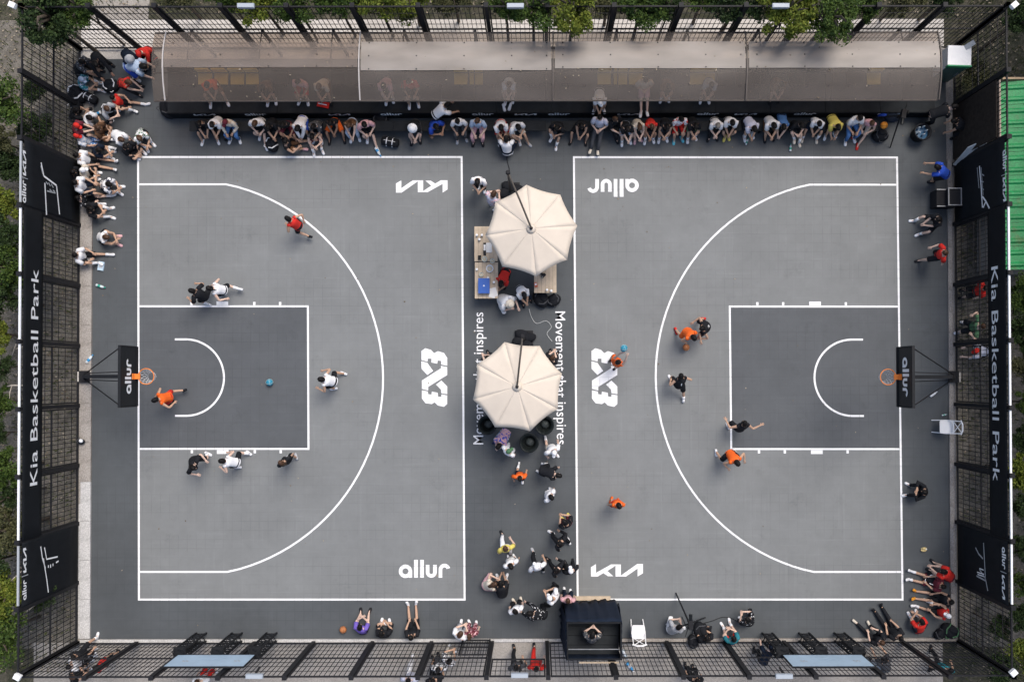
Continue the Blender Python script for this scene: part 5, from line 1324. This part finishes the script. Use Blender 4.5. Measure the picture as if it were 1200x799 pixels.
# shoes left on the stand and a red towel
for px, py, a, lb in ((590,124,.1,'white shoe left on the stand deck, left one of the pair'),(598,123,-.5,'white shoe left on the stand deck, right one of the pair')):
    o = link('loose_shoe', shoe_mesh('W')); o.location = G(px, py, .60); o.location.z = .575; o.rotation_euler.z = -1.4+a; tag(o, lb, 'shoe', 'loose shoes')
put('towel', 379, 123, .5, lambda q: (MB().box((0,0,.03), (.40,.20,.04)).build('cloth', cloth('R'), q), MB().box((-.02,.0,.055), (.30,.03,.008)).build('stripe', M_PRINT, q)), 'folded red towel on the stand deck', 'towel', -.2)

# ================================================================== GREEN ROOFED SHED
gx0, gx1 = G(1171,0,2.2).x, G(1245,0,2.2).x; gy0, gy1 = G(0,318,2.2).y, G(0,97,2.2).y
sd = empty('shed', ((gx0+gx1)/2, (gy0+gy1)/2, 0), 0, 'shed with a bright green ribbed metal roof beyond the right fence', 'shed')
M_ROOF = mix_mat('green metal roof', [(.12,.13,.05), (.012,.27,.075), (.010,.32,.09), (.02,.36,.12)], 1.3, 8, .5, .1, 20); O = sd.location
n = 8; L = (gy1-gy0)/n
for i in range(n):
    ya = gy0+L*i-O.y; mb = MB(); prof = [(0,0),(.10,0),(.16,.05),(.24,.05),(.30,0),(.45,0)]; m_ = int(L/.45+.5); vs = []
    pr = []
    for k in range(max(1,m_)):
        for a, z in prof: pr.append((ya+.004+(k*.45+a)*(L-.012)/(m_*.45), z))
    rings = [[Vector((x, y, 2.2+z+zz)) for y, z in pr]+[Vector((x, y, 2.19+z+zz)) for y, z in reversed(pr)] for x, zz in ((gx0-O.x, 0),(gx1-O.x,.35))]
    mb.loft(rings); mb.build('roof_sheet', M_ROOF, sd)
MB().box((gx0-O.x-.04,0,2.20), (.05,gy1-gy0+.1,.16)).build('fascia', mat('faded wood fascia', (.42,.33,.28), .7, .2, 6), sd)
MB().box((0,gy1-O.y+.05,2.3), (gx1-gx0,.06,.14)).build('fascia', mat('tan fascia', (.42,.30,.19), .7, .2, 6), sd)
for a in (-1,1): MB().box(((a*.5)*(gx1-gx0-.5)+.1,0,1.07), (.1,gy1-gy0-.4,2.14)).build('wall', M_PAVE, sd); MB().box((.1,a*(gy1-gy0-.3)/2,1.06), (gx1-gx0-.6,.1,2.12)).build('wall', M_PAVE, sd)

# ================================================================== TREES
def leaf_mat(name, c0, c1):
    m = bpy.data.materials.new(name); m.use_nodes = True; n = m.node_tree.nodes; l = m.node_tree.links; b = n['Principled BSDF']; b.inputs['Roughness'].default_value = .6
    g = n.new('ShaderNodeNewGeometry'); cr = n.new('ShaderNodeValToRGB'); cr.color_ramp.elements[0].color = (*c0,1); cr.color_ramp.elements[1].color = (*c1,1)
    l.new(g.outputs['Random Per Island'], cr.inputs[0]); l.new(cr.outputs[0], b.inputs['Base Color'])
    b.inputs['Specular IOR Level'].default_value = .15
    return m
LM = {'dark': leaf_mat('dark leaves', (.014,.026,.010), (.040,.066,.020)), 'mid': leaf_mat('green leaves', (.024,.050,.012), (.075,.115,.022)), 'yel': leaf_mat('yellow green leaves', (.06,.095,.012), (.17,.19,.03)), 'olive': leaf_mat('olive leaves', (.04,.045,.02), (.10,.10,.045))}
M_BARK = mat('bark', (.10,.08,.06), .9, .3, 8, .5, 12); M_DRY = mat('bare pale branch', (.42,.38,.33), .8, .15, 8)
def crown_mesh(seed, nclump=34, leaves=150, size=.16):
    g = np.random.default_rng(seed); vs = []; 
    for c in range(nclump):
        while True:
            p = g.uniform(-1,1,3)
            if .15 < np.linalg.norm(p) < 1: break
        p = p*np.array([1,1,.62])*(.62+.38*g.random()); rr = g.uniform(.16,.36)
        q = g.normal(size=(leaves,3)); q /= np.linalg.norm(q,axis=1)[:,None]; q = p+q*(rr*g.random((leaves,1))**.45)*np.array([1,1,.75])
        nrm = g.normal(size=(leaves,3))*.75+np.array([0,0,.9]); nrm /= np.linalg.norm(nrm,axis=1)[:,None]
        a = np.cross(nrm, g.normal(size=(leaves,3))); a /= np.linalg.norm(a,axis=1)[:,None]; b = np.cross(nrm,a)
        s_ = size*g.uniform(.5,1.15,(leaves,1)); 
        vs.append(np.stack([q-a*s_*.5, q+b*s_*.26+nrm*s_*.06, q+a*s_*.55, q-b*s_*.26+nrm*s_*.06],1))
    v = np.concatenate(vs).reshape(-1,3); nf = len(v)//4
    me = bpy.data.meshes.new('crown'); me.vertices.add(len(v)); me.vertices.foreach_set('co', v.astype(np.float32).ravel())
    me.loops.add(nf*4); me.loops.foreach_set('vertex_index', np.arange(nf*4,dtype=np.int32)); me.polygons.add(nf); me.polygons.foreach_set('loop_start', np.arange(0,nf*4,4,dtype=np.int32)); me.polygons.foreach_set('loop_total', np.full(nf,4,dtype=np.int32)); me.update(calc_edges=True)
    return me
CROWNS = [crown_mesh(s_, 36, 150, .12) for s_ in (1,2,3,4)]
CV = {}
def crown_variant(i, k):
    if (i,k) not in CV: m = CROWNS[i].copy(); m.name = 'crown'; m.materials.append(LM[k]); CV[(i,k)] = m
    return CV[(i,k)]
def limb_mesh(seed):
    r_ = random.Random(seed); mb = MB(); mb.tube([(0,0,0),(.04,.02,.4),(-.02,.03,.8),(.02,0,1.15)], [.075,.06,.05,.03], 8)
    for k in range(7):
        a = k*.9+r_.random(); z = .55+.07*k; e = Vector((math.cos(a)*r_.uniform(.5,.8), math.sin(a)*r_.uniform(.5,.8), z+r_.uniform(.15,.5))); mb.tube([(0,0,z), Vector((0,0,z)).lerp(e,.5)+Vector((0,0,.06)), e], [.038,.025,.010], 6)
    return mb.mesh('trunk', True)
LIMB = [limb_mesh(s_) for s_ in (5,6,7)]
for m in LIMB: m.materials.append(M_BARK)
def tree(px, py, rpx, h, kind, label, group='trees round the court', k=[0]):
    k[0] += 1; i = k[0]; zc = h*.72; p = G(px, py, zc); rr = rpx/34.4/ (CAM_LOC.z/(CAM_LOC.z-zc))
    root = empty('tree', (p.x, p.y, -.06), rnd.uniform(0,6.28), label, 'tree', group)
    t = link('trunk', LIMB[i%3], None, root); t.scale = (rr*.9, rr*.9, zc/1.0)
    c = link('crown', crown_variant(i%4, kind), None, root); c.location = (0,0,zc); c.scale = (rr, rr, min(rr*1.1, h*.5)); c.rotation_euler.z = rnd.uniform(0,6.28)
    return root
for a in (
 (52,16,42,4.6,'dark','dark green tree over the top left fence corner'),(90,8,26,4.4,'mid','green tree just right of the dark corner tree'),
 (262,-6,24,3.4,'mid','green tree left of the left top floodlight'),(480,-6,30,3.4,'yel','yellow green low tree above the second roof panel'),(530,-8,30,3.2,'olive','dull olive tree above the second roof panel'),(715,-6,28,3.4,'olive','dull olive tree above the third roof panel'),(828,-8,30,3.4,'mid','green low tree between the third and last roof panels'),(1062,-8,28,3.0,'olive','dull olive tree at the right end of the top fence'),(1110,-8,26,3.0,'dark','dark low tree near the top right corner'),(205,-10,24,3.0,'olive','dull olive tree by the paved path at the top left'),
 (300,-4,34,4.2,'yel','yellow green tree above the left floodlight'),(345,6,26,4.0,'mid','green tree behind the top fence, second post right of the left floodlight'),(392,-4,30,4.4,'mid','green tree above the first roof seam'),(442,-2,32,4.3,'yel','bright yellow green tree above the second roof panel'),
 (592,2,26,4.4,'mid','green tree left of the middle floodlight'),(625,6,32,4.8,'mid','green tree right of the middle floodlight'),(672,10,34,4.8,'yel','yellow green tree leaning over the fence at the middle'),(755,0,34,4.4,'mid','green tree above the third roof panel'),(785,8,20,4.0,'dark','small dark tree above the third roof panel'),
 (868,-6,36,4.3,'dark','dark tree at the left of the right group behind the fence'),(925,10,38,5.0,'yel','yellow green tree hanging over the right part of the shelter'),(975,18,34,5.0,'mid','green tree with leaves over the last roof panel'),(1015,2,26,4.4,'mid','green tree at the right end of the top group'),
 (-5,120,35,3.6,'mid','green tree left of the top left fence panels'),(-5,162,21,3.6,'olive','dull olive tree outside the fence above the upper left banner'),(2,190,26,3.0,'dark','dark tree left of the word KIA on the upper left banner'),(-10,237,32,3.3,'yel','yellow green tree left of the upper left banner'),(-5,276,31,3.6,'dark','dark tree at the seam below the upper left banner'),(7,314,35,3.6,'mid','green tree left of the k of Park'),(-4,350,31,3.6,'dark','dark tree left of the word Park'),(-10,390,26,3.6,'yel','yellow green tree left of the letter P'),(-1,430,17,3.3,'dark','dark tree left of the letters ball'),(-10,471,26,3.0,'mid','green tree by the bare branches left of Basketball'),(-9,508,17,3.0,'dark','dark tree left of the letter B'),(-3,551,31,3.6,'mid','green tree left of the word Kia'),(5,582,17,3.3,'dark','dark tree below the word Kia at the left edge'),(9,620,35,3.3,'olive','dull olive tree left of the long banner end'),(-13,660,31,3.0,'dark','dark tree left of the lower left banner'),(3,700,31,3.3,'yel','yellow green tree at the left edge by the bottom left panel'),(-4,746,35,3.3,'mid','green tree in the bottom left corner'),(46,700,20,2.4,'dark','dark shrub behind the bottom left fence panel'),
 (1208,345,26,3.6,'mid','green tree just below the green roofed shed'),(1205,387,28,3.6,'dark','dark tree right of the first letters of Kia'),(1206,429,23,3.3,'olive','dull olive tree right of the word Basketball'),(1210,471,20,3.3,'mid','green tree at the right edge by the hoop'),(1209,513,22,3.6,'dark','dark tree right of the letters all'),(1205,555,28,3.6,'yel','yellow green tree right of the word Park'),(1209,597,21,3.6,'dark','dark tree at the right edge below Park'),(1210,639,23,3.6,'dark','dark tree above the lower right banner'),(1209,681,24,3.3,'mid','green tree right of the lower right banner'),(1201,723,21,3.3,'dark','dark tree second from the bottom at the right edge'),(1210,765,27,3.0,'yel','yellow green tree above the bottom right floodlight'),(1176,785,22,2.6,'dark','dark shrub behind the bottom right fence corner'),(1172,735,16,2.4,'dark','dark shrub behind the lower right fence panel'),
 (1202,20,26,4.0,'dark','dark tree outside the top right floodlight'),(1145,88,20,1.6,'olive','low olive shrub behind the top right fence corner'),(40,150,24,1.8,'dark','low dark shrub behind the upper left fence'),(36,105,16,1.6,'dark','low dark shrub near the top left fence corner')):
    tree(*a)
# tree crowns added out of view, east, to shade the court's right side
g_ = np.random.default_rng(4); V_ = []
src = np.empty(len(CROWNS[0].vertices)*3, dtype=np.float32); CROWNS[0].vertices.foreach_get('co', src); src = src.reshape(-1,4,3)
spots = [(18.6+.9*(k%2), -6+1.9*k, 6.6) for k in range(12)]
for x_, y_, z_ in spots:
    c = np.array([x_, y_, z_+g_.uniform(-.5,.6)]); sub = src[g_.random(len(src)) < .5].copy()
    ctr = sub.mean(1, keepdims=True); V_.append((sub-ctr)*2.4+ctr*np.array([2.1,2.1,4.4])+c)
v_ = np.concatenate(V_).reshape(-1,3); me = bpy.data.meshes.new('wood'); me.from_pydata(v_.tolist(), [], np.arange(len(v_)).reshape(-1,4).tolist())
o = link('added_shade_trees', me, LM['dark']); o['kind'] = 'stuff'
# bare branches on the left
for px, py, pts, lb in ((10,410,[(0,-.4,0),(.3,.0,.3),(.55,.35,.5),(1.0,.2,.7)],'bare pale branch left of the word Basketball'),(8,455,[(-.2,0,.2),(.4,.1,.5),(.8,.1,.6)],'bare pale branch left of the letters sk'),(14,575,[(-.6,-.3,.2),(.1,.1,.4),(.6,.35,.6)],'bare pale branch below the word Kia'),(10,680,[(-.4,-.3,.2),(.2,.0,.4),(.8,.5,.6)],'bare pale branch left of the lower left banner'),(30,718,[(-.5,-.3,.1),(0,0,.3),(.5,.35,.4)],'bare pale branch behind the bottom left fence')):
    p = G(px, py, 1.6); r = empty('bare_branch', (p.x, p.y, 0), 0, lb, 'branch', 'bare branches on the left')
    P = [Vector(q)+Vector((0,0,1.5)) for q in pts]; MB().tube([(P[0].x-.1,P[0].y-.1,-.06), P[0]-Vector((.05,.05,.6)), P[0]], [.05,.04,.03], 6).build('stem', M_DRY, r, True)
    MB().tube(P, [.03]*(len(P)-1)+[.014], 6).build('limb', M_DRY, r, True)
    for k in (1,2):
        e = P[k]+Vector((rnd.uniform(-.1,.4), rnd.uniform(-.5,.4), .2)); MB().tube([P[k], P[k].lerp(e,.5)+Vector((0,0,.04)), e], [.02,.016,.008], 5).build('twig', M_DRY, r, True)
# fallen leaves, grass tufts
def scatter(name, areas, n, size, m, up):
    g = np.random.default_rng(len(name)+n); V = []
    w = np.array([(x1-x0)*(y1-y0) for x0,y0,x1,y1 in areas]); w = w/w.sum()
    for (x0,y0,x1,y1), f in zip(areas, w):
        k = int(n*f); c = np.stack([g.uniform(x0,x1,k), g.uniform(y0,y1,k), g.uniform(-.03,.0,k)],1); a = g.uniform(0,6.28,k); s_ = size*g.uniform(.4,1.3,k)
        d = np.stack([np.cos(a),np.sin(a),np.zeros(k)],1)*s_[:,None]; e = np.stack([-np.sin(a),np.cos(a),np.zeros(k)],1)*s_[:,None]*.5
        if up: d = np.stack([np.cos(a)*.5,np.sin(a)*.5,np.ones(k)],1)*s_[:,None]; e = e*.25; V.append(np.stack([c-e, c+e, c+d*.6+e*.8, c+d],1))
        else: t = np.stack([np.zeros(k),np.zeros(k),g.uniform(0,.4,k)*s_],1); V.append(np.stack([c-d*.5, c+e+t, c+d*.5, c-e+t],1))
    v = np.concatenate(V).reshape(-1,3); nf = len(v)//4
    me = bpy.data.meshes.new(name); me.from_pydata(v.tolist(), [], np.arange(nf*4).reshape(-1,4).tolist()); o = link(name, me, m); o['kind'] = 'stuff'; return o
left_a = (FX0-4.5, FY0-1, FX0-.1, FY1+2); right_a = (FX1+.1, FY0-2, FX1+4.5, FY1+2); top_a = (FX0-2, FY1+1.2, FX1+2, FY1+5)
M_LITT = leaf_mat('dry fallen leaves', (.10,.075,.045), (.34,.29,.22)); M_GRASS = leaf_mat('grass blades', (.03,.045,.014), (.12,.13,.05))
scatter('fallen_leaves', [left_a, right_a, top_a], 9000, .07, M_LITT, False)
scatter('grass', [left_a, right_a, top_a], 26000, .13, M_GRASS, True)
V = []; g_ = np.random.default_rng(9)
for k in range(170):
    t = g_.random()**1.6; x = g_.uniform(rx[0]+.3, rx[4]-.2); y, z = roof_prof(t); a = g_.uniform(0,6.28); s_ = g_.uniform(.03,.09)
    for dx, dy in ((-.5,0),(0,-.25),(.5,0),(0,.25)): V.append((x+s_*(dx*math.cos(a)-dy*math.sin(a)), y+s_*(dx*math.sin(a)+dy*math.cos(a)), z+.03))
me = bpy.data.meshes.new('fallen_leaves'); me.from_pydata(V, [], [(4*i,4*i+1,4*i+2,4*i+3) for i in range(170)]); o = link('fallen_leaves', me, M_LITT); o['kind'] = 'stuff'
# dust, scraps and small litter on the court surround
V = []; F = []
for k in range(130):
    x, y = g_.uniform(sx0+.2, sx1-.2), g_.uniform(sy0+.1, sy1-.2); s_ = g_.uniform(.012,.03); a = g_.uniform(0,6.28); b = len(V)
    for dx, dy, dz in ((-1,-.6,0),(1,-.6,.2),(.8,.7,0),(-.7,.6,.3)): V.append((x+s_*(dx*math.cos(a)-dy*math.sin(a)), y+s_*(dx*math.sin(a)+dy*math.cos(a)), .019+s_*dz))
    F.append((b,b+1,b+2,b+3))
me = bpy.data.meshes.new('litter'); me.from_pydata(V, [], F); o = link('paper_scraps', me, M_LITT); o['kind'] = 'stuff'
